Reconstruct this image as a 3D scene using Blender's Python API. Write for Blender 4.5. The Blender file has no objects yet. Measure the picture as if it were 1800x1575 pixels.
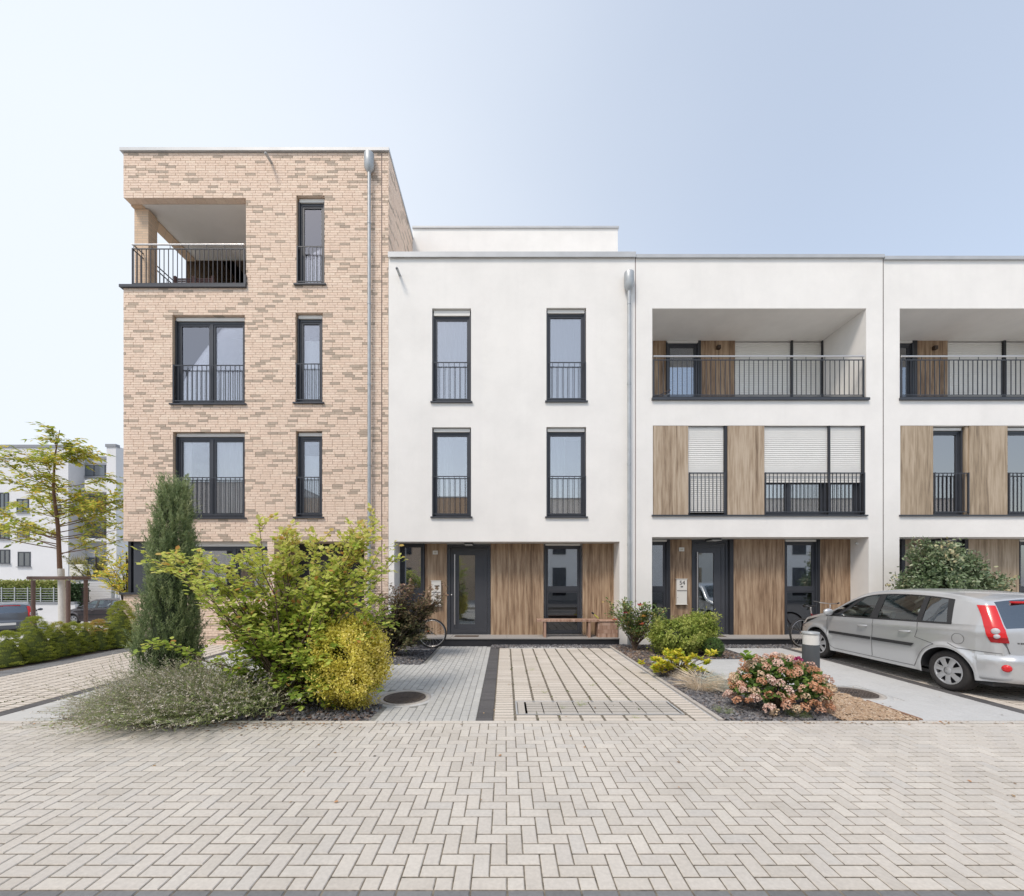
import bpy, math, random
import numpy as np
from mathutils import Vector, Matrix
R = math.radians
random.seed(7); rng = np.random.default_rng(7)
scene = bpy.context.scene
C = scene.collection
# ---------------------------------------------------------------- camera, sky, sun, exposure
F, X0, Y0, H, D = 740.0, 888.0, 1014.0, 1.70, 10.57
cam_d = bpy.data.cameras.new('camera'); cam = bpy.data.objects.new('camera', cam_d); C.objects.link(cam)
cam.location = (0, 0, H); cam.rotation_euler = (R(90), 0, 0)
cam_d.sensor_width = 36; cam_d.lens = F/1800*36
cam_d.shift_x = (900-X0)/1800; cam_d.shift_y = (Y0-787.5)/1800
cam_d.clip_start = .05; cam_d.clip_end = 3000
scene.camera = cam
SUN_EL, SUN_AZ = R(54), R(214)       # azimuth measured from +Y towards +X: behind the camera, to its left
sun_d = bpy.data.lights.new('sun', 'SUN'); sun = bpy.data.objects.new('sun', sun_d); C.objects.link(sun)
sun_d.energy = 1.75; sun_d.angle = R(15); sun_d.color = (1.0, .90, .78)
sv = Vector((math.sin(SUN_AZ)*math.cos(SUN_EL), math.cos(SUN_AZ)*math.cos(SUN_EL), math.sin(SUN_EL)))
sun.rotation_euler = sv.to_track_quat('Z', 'Y').to_euler(); sun.location = sv*60
world = bpy.data.worlds.new('World'); scene.world = world; world.use_nodes = True
nt = world.node_tree; nt.nodes.clear()
def N(nt, typ, **kw):
    n = nt.nodes.new(typ)
    for k, v in kw.items():
        if k in n.inputs: n.inputs[k].default_value = v
        else: setattr(n, k, v)
    return n
out = N(nt, 'ShaderNodeOutputWorld'); bg = N(nt, 'ShaderNodeBackground')
sky = N(nt, 'ShaderNodeTexSky'); sky.sky_type = 'NISHITA'; sky.sun_disc = False
sky.sun_elevation = SUN_EL; sky.sun_rotation = SUN_AZ; sky.air_density = 1.15; sky.dust_density = 1.2; sky.ozone_density = .6
tc = N(nt, 'ShaderNodeTexCoord')
dot = N(nt, 'ShaderNodeVectorMath', operation='DOT_PRODUCT'); 
vd = Vector((-.90, .52, .30)).normalized(); dot.inputs[1].default_value = vd
nrm = N(nt, 'ShaderNodeVectorMath', operation='NORMALIZE')
nt.links.new(tc.outputs['Generated'], nrm.inputs[0]); nt.links.new(nrm.outputs[0], dot.inputs[0])
noi = N(nt, 'ShaderNodeTexNoise'); noi.inputs['Scale'].default_value = 1.6; noi.inputs['Detail'].default_value = 4; noi.inputs['Roughness'].default_value=.45
mp = N(nt, 'ShaderNodeMapping'); mp.inputs['Scale'].default_value = (1, 1, 2.2)
nt.links.new(nrm.outputs[0], mp.inputs[0]); nt.links.new(mp.outputs[0], noi.inputs['Vector'])
mr = N(nt, 'ShaderNodeMapRange', interpolation_type='SMOOTHSTEP')
mr.inputs[1].default_value = .16; mr.inputs[2].default_value = 1.12; mr.inputs[3].default_value = .47; mr.inputs[4].default_value = 1.0
ad = N(nt, 'ShaderNodeMath', operation='MULTIPLY_ADD'); ad.inputs[1].default_value = .22; 
nt.links.new(noi.outputs[0], ad.inputs[0]); nt.links.new(dot.outputs['Value'], ad.inputs[2])
nt.links.new(ad.outputs[0], mr.inputs[0])
sep = N(nt, 'ShaderNodeSeparateXYZ'); nt.links.new(nrm.outputs[0], sep.inputs[0])
mixc = N(nt, 'ShaderNodeMix', data_type='RGBA'); mixc.inputs[7].default_value = (4.32, 4.64, 5.08, 1)
HAZE_COL = mixc.inputs[7]
nt.links.new(mr.outputs[0], mixc.inputs[0]); nt.links.new(sky.outputs[0], mixc.inputs[6])
nt.links.new(mixc.outputs[2], bg.inputs[0]); nt.links.new(bg.outputs[0], out.inputs[0])
bg.inputs[1].default_value = .140
scene.view_settings.view_transform = 'Standard'; scene.view_settings.look = 'None'
scene.view_settings.exposure = 0.57; scene.view_settings.gamma = 1
scene.view_settings.use_curve_mapping = False
scene.cycles.max_bounces = 8; scene.cycles.transparent_max_bounces = 16
scene.cycles.use_denoising = True

# ---------------------------------------------------------------- helpers
def fx(px, d=0): return (px-X0)*(D+d)/F
def fz(py, d=0): return H+(Y0-py)*(D+d)/F
def g(px, py, z=0):
    Z = (H-z)*F/(py-Y0); return ((px-X0)*Z/F, Z)
def tag(o, label=None, cat=None, group=None, kind=None):
    if label: o['label'] = label
    if cat: o['category'] = cat
    if group: o['group'] = group
    if kind: o['kind'] = kind
    return o
def thing(name, loc, label, cat, group=None, kind=None, rz=0):
    o = bpy.data.objects.new(name, None); C.objects.link(o)
    o.location = loc; o.rotation_euler = (0, 0, rz); o.empty_display_size = .2
    return tag(o, label, cat, group, kind)
def wparent(o, p):
    """parent while keeping world coordinates (unrotated Empties / world-built meshes)"""
    o.parent = p
    if p.type == 'EMPTY' and p.parent is None: o.matrix_parent_inverse = Matrix.Translation(-Vector(p.location))
class MB:
    def __init__(s): s.v = []; s.f = []; s.m = []; s.sm = []; s.t = []
    def add(s, vs, fs, m=0, smooth=False, t=0.0):
        n = len(s.v); s.v += [tuple(p) for p in vs]
        for f in fs: s.f.append([i+n for i in f]); s.m.append(m); s.sm.append(smooth); s.t.append(t)
    def box(s, x0, x1, y0, y1, z0, z1, m=0, t=0.0):
        s.add([(x0,y0,z0),(x1,y0,z0),(x1,y1,z0),(x0,y1,z0),(x0,y0,z1),(x1,y0,z1),(x1,y1,z1),(x0,y1,z1)],
              [(0,3,2,1),(4,5,6,7),(0,1,5,4),(1,2,6,5),(2,3,7,6),(3,0,4,7)], m, False, t)
    def bbox(s, x0, x1, y0, y1, z0, z1, c=.006, m=0, t=0.0):
        """box with chamfered top edges (paver, slab)"""
        s.add([(x0,y0,z0),(x1,y0,z0),(x1,y1,z0),(x0,y1,z0),(x0,y0,z1-c),(x1,y0,z1-c),(x1,y1,z1-c),(x0,y1,z1-c),
               (x0+c,y0+c,z1),(x1-c,y0+c,z1),(x1-c,y1-c,z1),(x0+c,y1-c,z1)],
              [(8,9,10,11),(4,5,9,8),(5,6,10,9),(6,7,11,10),(7,4,8,11),(0,1,5,4),(1,2,6,5),(2,3,7,6),(3,0,4,7)], m, False, t)
    def quad(s, a, b, c, d, m=0, smooth=False): s.add([a,b,c,d], [(0,1,2,3)], m, smooth)
    def tube(s, pts, r, n=6, m=0, cap=True, smooth=True):
        pts = [Vector(p) for p in pts]; k = len(pts)
        rs = r if isinstance(r, (list, tuple)) else [r]*k
        vs = []; up = None
        for i, p in enumerate(pts):
            d = (pts[min(i+1,k-1)]-pts[max(i-1,0)]).normalized()
            if up is None: up = Vector((0,0,1)) if abs(d.z) < .9 else Vector((1,0,0))
            a = d.cross(up)
            if a.length < 1e-4: a = d.orthogonal()
            a.normalize(); b = a.cross(d).normalized(); up = b
            for j in range(n):
                t = 2*math.pi*j/n; vs.append(p + rs[i]*(math.cos(t)*a+math.sin(t)*b))
        fs = [(i*n+j, i*n+(j+1)%n, (i+1)*n+(j+1)%n, (i+1)*n+j) for i in range(k-1) for j in range(n)]
        s.add(vs, fs, m, smooth)
        if cap:
            s.add(vs[:n], [tuple(range(n))], m); s.add(vs[-n:], [tuple(reversed(range(n)))], m)
    def cyl(s, x, y, z0, z1, r, n=20, m=0, r2=None):
        s.tube([(x,y,z0),(x,y,z1)], [r, r if r2 is None else r2], n, m)
    def lathe(s, prof, c=(0,0,0), n=24, m=0, axis='z', smooth=True):
        vs = []
        for (r, h) in prof:
            for j in range(n):
                t = 2*math.pi*j/n; a, b = r*math.cos(t), r*math.sin(t)
                vs.append({'z': (c[0]+a, c[1]+b, c[2]+h), 'x': (c[0]+h, c[1]+a, c[2]+b), 'y': (c[0]+a, c[1]+h, c[2]+b)}[axis])
        fs = [(i*n+j, i*n+(j+1)%n, (i+1)*n+(j+1)%n, (i+1)*n+j) for i in range(len(prof)-1) for j in range(n)]
        s.add(vs, fs, m, smooth)
    def prism(s, pts, y0, y1, m=0, axis='y'):
        """pts: outline in (x,z) for axis y, (x,y) for axis z, (y,z) for axis x"""
        f = {'y': lambda p, h: (p[0],h,p[1]), 'z': lambda p, h: (p[0],p[1],h), 'x': lambda p, h: (h,p[0],p[1])}[axis]
        n = len(pts); vs = [f(p,y0) for p in pts]+[f(p,y1) for p in pts]
        s.add(vs, [tuple(range(n)), tuple(reversed(range(n,2*n)))]+[(i,(i+1)%n,(i+1)%n+n,i+n) for i in range(n)], m)
    def grid(s, P, m=0, smooth=True, flip=False):
        """P: rows of points"""
        r, c = len(P), len(P[0]); vs = [p for row in P for p in row]
        fs = [(i*c+j, i*c+j+1, (i+1)*c+j+1, (i+1)*c+j) for i in range(r-1) for j in range(c-1)]
        if flip: fs = [tuple(reversed(f)) for f in fs]
        s.add(vs, fs, m, smooth)
    def mesh(s, name, mats):
        me = bpy.data.meshes.new(name); me.from_pydata(s.v, [], s.f)
        for m in (mats if isinstance(mats, (list, tuple)) else [mats]): me.materials.append(m)
        me.polygons.foreach_set('material_index', s.m); me.polygons.foreach_set('use_smooth', s.sm)
        if any(s.t):
            a = me.attributes.new('tint', 'FLOAT', 'FACE'); a.data.foreach_set('value', s.t)
        me.update(); return me
    def build(s, name, mats, parent=None, local=False):
        me = s.mesh(name, mats); o = bpy.data.objects.new(name, me); C.objects.link(o)
        if parent is not None:
            if local: o.parent = parent
            else: wparent(o, parent)
        return o
def inst(name, me, loc, parent, rot=(0,0,0), scale=(1,1,1), local=False):
    o = bpy.data.objects.new(name, me); C.objects.link(o); o.location = loc; o.rotation_euler = rot; o.scale = scale
    if local: o.parent = parent
    else: wparent(o, parent)
    return o
# ---------------------------------------------------------------- materials
MATS = {}
def mat(name, col, rough=.6, metal=0, spec=.5, noise=0, nscale=8, bump=0, bscale=60, tint=0, sc=(1,1,1), coat=0, tr=0, col2=None, alpha=None, streak=0, dirt=0, ramp=None, rnd=True, rfl=0):
    if name in MATS: return MATS[name]
    m = bpy.data.materials.new(name); m.use_nodes = True; t = m.node_tree; L = t.links.new
    b = t.nodes['Principled BSDF']; b.inputs['Roughness'].default_value = rough; b.inputs['Metallic'].default_value = metal
    b.inputs['Specular IOR Level'].default_value = spec
    c4 = (*col, 1); b.inputs['Base Color'].default_value = c4
    if coat: b.inputs['Coat Weight'].default_value = coat; b.inputs['Coat Roughness'].default_value = .05
    cur = None
    geo = N(t, 'ShaderNodeTexCoord'); pos = N(t, 'ShaderNodeNewGeometry')
    if ramp:
        at = N(t, 'ShaderNodeAttribute', attribute_name='tint'); oi = N(t, 'ShaderNodeObjectInfo')
        s1 = N(t, 'ShaderNodeMath', operation='ADD'); L(at.outputs['Fac'], s1.inputs[0])
        if rnd: L(oi.outputs['Random'], s1.inputs[1])
        else: s1.inputs[1].default_value = 0
        s2 = N(t, 'ShaderNodeMath', operation='FRACT'); L(s1.outputs[0], s2.inputs[0])
        cr = N(t, 'ShaderNodeValToRGB'); e = cr.color_ramp.elements
        e[0].position = ramp[0][0]; e[0].color = (*ramp[0][1], 1); e[1].position = ramp[-1][0]; e[1].color = (*ramp[-1][1], 1)
        for p, c in ramp[1:-1]: q = e.new(p); q.color = (*c, 1)
        L((s2 if rnd else s1).outputs[0], cr.inputs[0]); cur = cr.outputs[0]
    if noise:
        mpn = N(t, 'ShaderNodeMapping'); mpn.inputs['Scale'].default_value = sc
        L(pos.outputs['Position'], mpn.inputs[0])
        n1 = N(t, 'ShaderNodeTexNoise'); n1.inputs['Scale'].default_value = nscale; n1.inputs['Detail'].default_value = 6; n1.inputs['Roughness'].default_value = .6
        L(mpn.outputs[0], n1.inputs['Vector'])
        mrg = N(t, 'ShaderNodeMapRange'); mrg.inputs[1].default_value = .3; mrg.inputs[2].default_value = .7
        mrg.inputs[3].default_value = 0; mrg.inputs[4].default_value = 1; L(n1.outputs[0], mrg.inputs[0])
        mx = N(t, 'ShaderNodeMix', data_type='RGBA')
        if cur: 
            mul = N(t, 'ShaderNodeMix', data_type='RGBA', blend_type='MULTIPLY'); mul.inputs[0].default_value = 1
            L(cur, mul.inputs[6])
            mx.inputs[6].default_value = (1-noise,)*3+(1,); mx.inputs[7].default_value = (1+noise*.6,)*3+(1,)
            L(mrg.outputs[0], mx.inputs[0]); L(mx.outputs[2], mul.inputs[7]); cur = mul.outputs[2]
        else:
            mx.inputs[6].default_value = tuple(c*(1-noise) for c in col)+(1,)
            mx.inputs[7].default_value = ((*col2, 1) if col2 else tuple(min(1,c*(1+noise)) for c in col)+(1,))
            L(mrg.outputs[0], mx.inputs[0]); cur = mx.outputs[2]
    if dirt:
        n3 = N(t, 'ShaderNodeTexNoise'); n3.inputs['Scale'].default_value = .9; n3.inputs['Detail'].default_value = 7; n3.inputs['Roughness'].default_value = .7
        L(pos.outputs['Position'], n3.inputs['Vector'])
        m3 = N(t, 'ShaderNodeMapRange'); m3.inputs[1].default_value = .42; m3.inputs[2].default_value = .75; m3.inputs[3].default_value = 1; m3.inputs[4].default_value = 1-dirt
        L(n3.outputs[0], m3.inputs[0])
        mul = N(t, 'ShaderNodeMix', data_type='RGBA', blend_type='MULTIPLY'); mul.inputs[0].default_value = 1
        if cur: L(cur, mul.inputs[6])
        else: mul.inputs[6].default_value = c4
        L(m3.outputs[0], mul.inputs[7]); cur = mul.outputs[2]
    if streak:
        n4 = N(t, 'ShaderNodeTexNoise'); n4.inputs['Scale'].default_value = 1; n4.inputs['Detail'].default_value = 5
        m4p = N(t, 'ShaderNodeMapping'); m4p.inputs['Scale'].default_value = (6, 6, .35); L(pos.outputs['Position'], m4p.inputs[0]); L(m4p.outputs[0], n4.inputs['Vector'])
        m4 = N(t, 'ShaderNodeMapRange'); m4.inputs[1].default_value = .5; m4.inputs[2].default_value = .8; m4.inputs[3].default_value = 1; m4.inputs[4].default_value = 1-streak
        L(n4.outputs[0], m4.inputs[0]); mul = N(t, 'ShaderNodeMix', data_type='RGBA', blend_type='MULTIPLY'); mul.inputs[0].default_value = 1
        if cur: L(cur, mul.inputs[6])
        else: mul.inputs[6].default_value = c4
        L(m4.outputs[0], mul.inputs[7]); cur = mul.outputs[2]
    if cur: L(cur, b.inputs['Base Color'])
    if bump:
        n2 = N(t, 'ShaderNodeTexNoise'); n2.inputs['Scale'].default_value = bscale; n2.inputs['Detail'].default_value = 4
        mp2 = N(t, 'ShaderNodeMapping'); mp2.inputs['Scale'].default_value = sc; L(pos.outputs['Position'], mp2.inputs[0]); L(mp2.outputs[0], n2.inputs['Vector'])
        bp = N(t, 'ShaderNodeBump'); bp.inputs['Strength'].default_value = bump; bp.inputs['Distance'].default_value = .01
        L(n2.outputs[0], bp.inputs['Height']); L(bp.outputs[0], b.inputs['Normal'])
    if tr:
        o = t.nodes['Material Output']; tl = N(t, 'ShaderNodeBsdfTranslucent'); ms = N(t, 'ShaderNodeMixShader'); ms.inputs[0].default_value = tr
        if cur: L(cur, tl.inputs[0])
        else: tl.inputs[0].default_value = c4
        L(b.outputs[0], ms.inputs[1]); L(tl.outputs[0], ms.inputs[2]); L(ms.outputs[0], o.inputs[0])
    MATS[name] = m; return m
def glassmat(name, refl=.4, tint=(.9,.95,.93), rough=.0, through=1.0, gloss=(.9,.94,1)):
    m = bpy.data.materials.new(name); m.use_nodes = True; t = m.node_tree; t.nodes.clear(); L = t.links.new
    o = N(t, 'ShaderNodeOutputMaterial'); tp = N(t, 'ShaderNodeBsdfTransparent'); gl = N(t, 'ShaderNodeBsdfGlossy')
    tp.inputs[0].default_value = (*tint, 1); gl.inputs['Roughness'].default_value = rough; gl.inputs[0].default_value = (*gloss, 1)
    lw = N(t, 'ShaderNodeFresnel'); lw.inputs[0].default_value = 1.5
    mm = N(t, 'ShaderNodeMath', operation='MULTIPLY_ADD'); mm.inputs[1].default_value = 1-refl; mm.inputs[2].default_value = refl; L(lw.outputs[0], mm.inputs[0]); mm.use_clamp = True
    mx = N(t, 'ShaderNodeMixShader'); L(mm.outputs[0], mx.inputs[0]); L(tp.outputs[0], mx.inputs[1]); L(gl.outputs[0], mx.inputs[2]); L(mx.outputs[0], o.inputs[0])
    MATS[name] = m; return m
def woodmat(name, a, b, c):
    """vertical-grain laminate board"""
    m = bpy.data.materials.new(name); m.use_nodes = True; t = m.node_tree; L = t.links.new; bs = t.nodes['Principled BSDF']
    bs.inputs['Roughness'].default_value = .62; bs.inputs['Specular IOR Level'].default_value = .3
    pos = N(t, 'ShaderNodeNewGeometry'); oi = N(t, 'ShaderNodeObjectInfo')
    va = N(t, 'ShaderNodeVectorMath', operation='ADD'); L(pos.outputs['Position'], va.inputs[0])
    cm = N(t, 'ShaderNodeCombineXYZ'); ml = N(t, 'ShaderNodeMath', operation='MULTIPLY'); ml.inputs[1].default_value = 37; L(oi.outputs['Random'], ml.inputs[0]); L(ml.outputs[0], cm.inputs[0]); L(ml.outputs[0], cm.inputs[2]); L(cm.outputs[0], va.inputs[1])
    mp1 = N(t, 'ShaderNodeMapping'); mp1.inputs['Scale'].default_value = (15, 15, 1.25); L(va.outputs[0], mp1.inputs[0])
    n1 = N(t, 'ShaderNodeTexNoise'); n1.inputs['Scale'].default_value = 1; n1.inputs['Detail'].default_value = 8; n1.inputs['Roughness'].default_value = .62; n1.inputs['Distortion'].default_value = .12; L(mp1.outputs[0], n1.inputs['Vector'])
    mp2 = N(t, 'ShaderNodeMapping'); mp2.inputs['Scale'].default_value = (90, 90, 1.6); L(va.outputs[0], mp2.inputs[0])
    n2 = N(t, 'ShaderNodeTexNoise'); n2.inputs['Scale'].default_value = 1; n2.inputs['Detail'].default_value = 5; L(mp2.outputs[0], n2.inputs['Vector'])
    # board-wide stripes
    mp3 = N(t, 'ShaderNodeMapping'); mp3.inputs['Scale'].default_value = (7.1, 7.1, 0); L(va.outputs[0], mp3.inputs[0])
    n3 = N(t, 'ShaderNodeTexVoronoi'); n3.inputs['Scale'].default_value = 1; L(mp3.outputs[0], n3.inputs['Vector'])
    sp3 = N(t, 'ShaderNodeSeparateColor'); L(n3.outputs['Color'], sp3.inputs[0])
    a1 = N(t, 'ShaderNodeMath', operation='MULTIPLY_ADD'); a1.inputs[1].default_value = .50; L(n2.outputs[0], a1.inputs[0]); L(n1.outputs[0], a1.inputs[2])
    a2 = N(t, 'ShaderNodeMath', operation='MULTIPLY_ADD'); a2.inputs[1].default_value = .17; L(sp3.outputs[0], a2.inputs[0]); L(a1.outputs[0], a2.inputs[2])
    cr = N(t, 'ShaderNodeValToRGB'); e = cr.color_ramp.elements; e[0].position = .56; e[0].color = (*a, 1); e[1].position = 1.0; e[1].color = (*c, 1); q = e.new(.78); q.color = (*b, 1)
    L(a2.outputs[0], cr.inputs[0]); L(cr.outputs[0], bs.inputs['Base Color'])
    bp = N(t, 'ShaderNodeBump'); bp.inputs['Strength'].default_value = .15; bp.inputs['Distance'].default_value = .004; L(n2.outputs[0], bp.inputs['Height']); L(bp.outputs[0], bs.inputs['Normal'])
    MATS[name] = m; return m
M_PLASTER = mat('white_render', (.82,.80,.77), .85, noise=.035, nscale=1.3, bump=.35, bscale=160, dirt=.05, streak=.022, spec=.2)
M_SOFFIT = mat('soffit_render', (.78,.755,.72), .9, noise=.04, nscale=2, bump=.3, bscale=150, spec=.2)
M_ANTH = mat('anthracite_frame', (.042,.046,.056), .42, noise=.1, nscale=3)
M_ANTHD = mat('anthracite_dark', (.022,.023,.028), .5)
M_ZINC = mat('zinc_grey', (.40,.42,.43), .45, metal=.35, noise=.12, nscale=5)
M_CAP = mat('coping_grey', (.46,.47,.48), .5, metal=.2, noise=.08, nscale=2)
M_STEEL = mat('stainless_rail', (.72,.70,.69), .28, metal=.9)
M_SHUT = mat('shutter_white', (.70,.69,.66), .55, noise=.03, nscale=3)
M_MORTAR = mat('mortar', (.64,.525,.42), .95, noise=.12, nscale=30)
M_BRICK = mat('clinker', (.6,.46,.33), .85, noise=.13, nscale=26, bump=.3, bscale=90, spec=.25, ramp=[(0,(.735,.575,.455)),(.3,(.80,.64,.52)),(.6,(.77,.60,.48)),(.84,(.83,.68,.55)),(.85,(.50,.405,.32)),(.93,(.44,.36,.29)),(1,(.54,.44,.35))])
M_CURT = mat('curtain', (.88,.88,.86), .9, tr=.35)
M_BLIND = mat('frosted_blind', (.84,.88,.87), .8)
M_INT = mat('interior_grey', (.22,.215,.21), .9, noise=.3, nscale=3)
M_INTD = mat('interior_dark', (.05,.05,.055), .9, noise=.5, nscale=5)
M_GLASS = glassmat('window_glass', .40, (.82,.86,.87), gloss=(.90,.85,.82))
M_GLASSC = glassmat('clear_window_glass', .22, (.96,.97,.97), gloss=(.90,.87,.88))
M_GLASSD = glassmat('ground_window_glass', .30, (.6,.63,.65))
M_GLASSB = glassmat('dark_fixed_glass', .045, (.35,.36,.38))
M_FROST = glassmat('frosted_glass', .22, (.55,.58,.56), rough=.02)
M_WOOD = woodmat('oak_laminate', (.10,.062,.038), (.27,.178,.112), (.44,.32,.215))
M_WOODL = woodmat('pale_oak_laminate', (.17,.12,.08), (.35,.265,.185), (.48,.39,.295))
M_WOODG = woodmat('grey_oak_laminate', (.16,.12,.085), (.33,.255,.175), (.46,.37,.275))
M_LAMPW = mat('lamp_white', (.66,.66,.64), .4)
# ---------------------------------------------------------------- ground and paving come first, then houses
def ghgt(x, y):
    t = min(max((-x-10.35)/5.0, 0), 1); t2 = min(max((y-12.2)/7.0, 0), 1)
    t = max(t*t*(3-2*t), (t2*t2*(3-2*t2)) if x < -9.6 else 0)
    return -1.0*t
M_SOIL = mat('soil', (.13,.10,.075), .95, noise=.4, nscale=14, bump=.6, bscale=80)
M_ASPH = mat('pale_asphalt', (.45,.435,.42), .9, noise=.12, nscale=10, bump=.3, bscale=200, dirt=.12)
M_SAND = mat('joint_sand', (.13,.112,.088), .95, noise=.45, nscale=20, col2=(.24,.21,.165))
M_JG = mat('grey_joint', (.20,.20,.19), .95, noise=.35, nscale=20, col2=(.30,.30,.285))
M_PAVE = mat('beige_paver', (.5,.5,.5), .88, noise=.10, nscale=40, bump=.25, bscale=260, dirt=.17, spec=.25,
   ramp=[(0,(.50,.468,.425)),(.25,(.56,.525,.478)),(.5,(.53,.50,.462)),(.75,(.59,.555,.505)),(1,(.52,.497,.465))])
M_PAVG = mat('grey_paver', (.5,.5,.5), .88, noise=.10, nscale=40, bump=.25, bscale=260, dirt=.12, spec=.25,
   ramp=[(0,(.42,.42,.41)),(.3,(.48,.48,.465)),(.6,(.45,.45,.44)),(1,(.50,.50,.485))])
M_PAVC = mat('cover_paver', (.5,.5,.5), .88, noise=.10, nscale=40, bump=.25, bscale=260, dirt=.15, spec=.25, ramp=[(0,(.42,.395,.36)),(.5,(.47,.44,.40)),(1,(.44,.415,.38))])
M_PAVD = mat('dark_paver', (.5,.5,.5), .85, noise=.12, nscale=40, bump=.25, bscale=260, dirt=.1, spec=.3,
   ramp=[(0,(.085,.083,.086)),(.5,(.115,.112,.115)),(1,(.10,.097,.10))])
M_PAVDG = mat('mid_grey_paver', (.5,.5,.5), .85, noise=.12, nscale=40, bump=.25, bscale=260, dirt=.1, spec=.3,
   ramp=[(0,(.155,.158,.163)),(.5,(.215,.218,.222)),(1,(.18,.182,.19))])
M_PAVL = mat('cream_paver', (.5,.5,.5), .88, noise=.10, nscale=40, bump=.25, bscale=260, dirt=.12, spec=.25,
   ramp=[(0,(.53,.48,.42)),(.3,(.60,.55,.49)),(.6,(.56,.51,.45)),(1,(.63,.58,.52))])
M_PATH = mat('pale_concrete', (.50,.50,.49), .88, noise=.08, nscale=18, bump=.2, bscale=200, dirt=.10)
M_KERB = mat('kerb_concrete', (.45,.42,.385), .9, noise=.15, nscale=20, bump=.3, bscale=150, dirt=.2)
# ground sheet
mb = MB(); xs = [-900,-200,-80,-50,-35,-26]+[-20+i*.8 for i in range(14)]+[-9,-7,-4,0,4,8,14,30,90,900]
ys = [-900,-100,-30,-12,-6,0,2,4,6,8,10,11]+[12+i*.8 for i in range(13)]+[24,30,40,60,120,900]
mb.grid([[(x, y, ghgt(x,y)-.06 - (.02 if x > -9.6 else 0)) for x in xs] for y in ys], smooth=True)
ground = tag(mb.build('ground', M_ASPH), 'pale ground sheet under the paving and the side street', 'ground', kind='structure')

def pave(parent, blocks, m, name, nind=0, base=None, c=.006, label=None):
    """blocks: (x0,x1,y0,y1,z); the nind nearest the camera become objects, the rest one stuff part"""
    blocks = sorted(blocks, key=lambda b: (b[0]+b[1])**2/4*.6+(b[2]+b[3])**2/4+ (100 if (b[3] < 2.2 or abs(b[0]) > 1.25*b[2]+.2) else 0))
    cache = {}
    for b in blocks[:nind]:
        k = (round(b[1]-b[0],3), round(b[3]-b[2],3))
        if k not in cache:
            q = MB(); q.bbox(-k[0]/2, k[0]/2, -k[1]/2, k[1]/2, -.03, 0, c); cache[k] = q.mesh(name, m)
        inst(name, cache[k], ((b[0]+b[1])/2, (b[2]+b[3])/2, b[4]), parent, rot=(R(random.uniform(-.35,.35)), R(random.uniform(-.35,.35)), 0))
    if blocks[nind:]:
        q = MB()
        for b in blocks[nind:]: q.bbox(b[0], b[1], b[2], b[3], b[4]-.03, b[4]+random.uniform(-.0012,.0012), c, 0, random.random())
        o = q.build(name+'_field', m, parent); o['kind'] = 'stuff'
def clipb(b, x0, x1, y0, y1, mn=.025):
    a = (max(b[0],x0), min(b[1],x1), max(b[2],y0), min(b[3],y1), b[4])
    return a if a[1]-a[0] > mn and a[3]-a[2] > mn else None
J = .0035; JX, JY = .0023, .0045
# the road: herringbone
YB, YK = 2.287, 4.885
rd = MB(); rd.box(-9.5, 9.5, -1.2, 4.98, -.05, -.0045)
road = tag(rd.build('road_paving', M_SAND), 'beige herringbone block paving of the residential street', 'paving', kind='structure')
bl = []
for ib in range(-2, 30):
    for ia in range(-96, 97):
        c = (ia+2-ib) % 4
        x = .01+ia*.1; y = YB+ib*.1
        if c == 0: b = (x+JX, x+.2-JX, y+JY, y+.1-JY, 0)
        elif c == 3: b = (x+JX, x+.1-JX, y+JY, y+.2-JY, 0)
        else: continue
        b = clipb(b, -9.4, 9.4, YB+J, YK-J)
        if b: bl.append(b)
pave(road, bl, M_PAVE, 'paver', 300)
bd = [(x*.2+.012+J, x*.2+.212-J, y0+J, y0+.2-J, 0) for x in range(-24, 24) for y0 in (YB-.2, YB-.4)]
band = tag(MB().build('gutter_band', M_SAND), 'dark grey paver band along the near edge of the street', 'paving', kind='structure')
mbb = MB(); mbb.box(-9.4,9.4,YB-.42,YB-.001,-.045,-.0135); mbb.build('joint_bed', M_SAND, band)
pave(band, bd, M_PAVDG, 'paver', len(bd))
q = []
for ib in range(1, 14):
    for ia in range(-47, 47): q.append((ia*.2+(.1 if ib%2 else 0)+J, ia*.2+(.1 if ib%2 else 0)+.2-J, YB-.4-ib*.1+J-.0, YB-.4-ib*.1+.1-J, 0))
pave(road, q, M_PAVE, 'near_paver', 0)
# kerb line between the street and the front gardens
kb = thing('kerb_line', (0, YK, 0), 'flush concrete kerb line between the street and the driveways', 'kerb', kind='structure')
for i in range(-19, 19):
    a = MB(); a.bbox(-.2475,.2475,-.036,.036,-.06,0,.006)
    if i == -19: km = a.mesh('kerb_stone', M_PAVE)
    inst('kerb_stone', km, (i*.5+.25, YK+.045, .004), kb)
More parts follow.
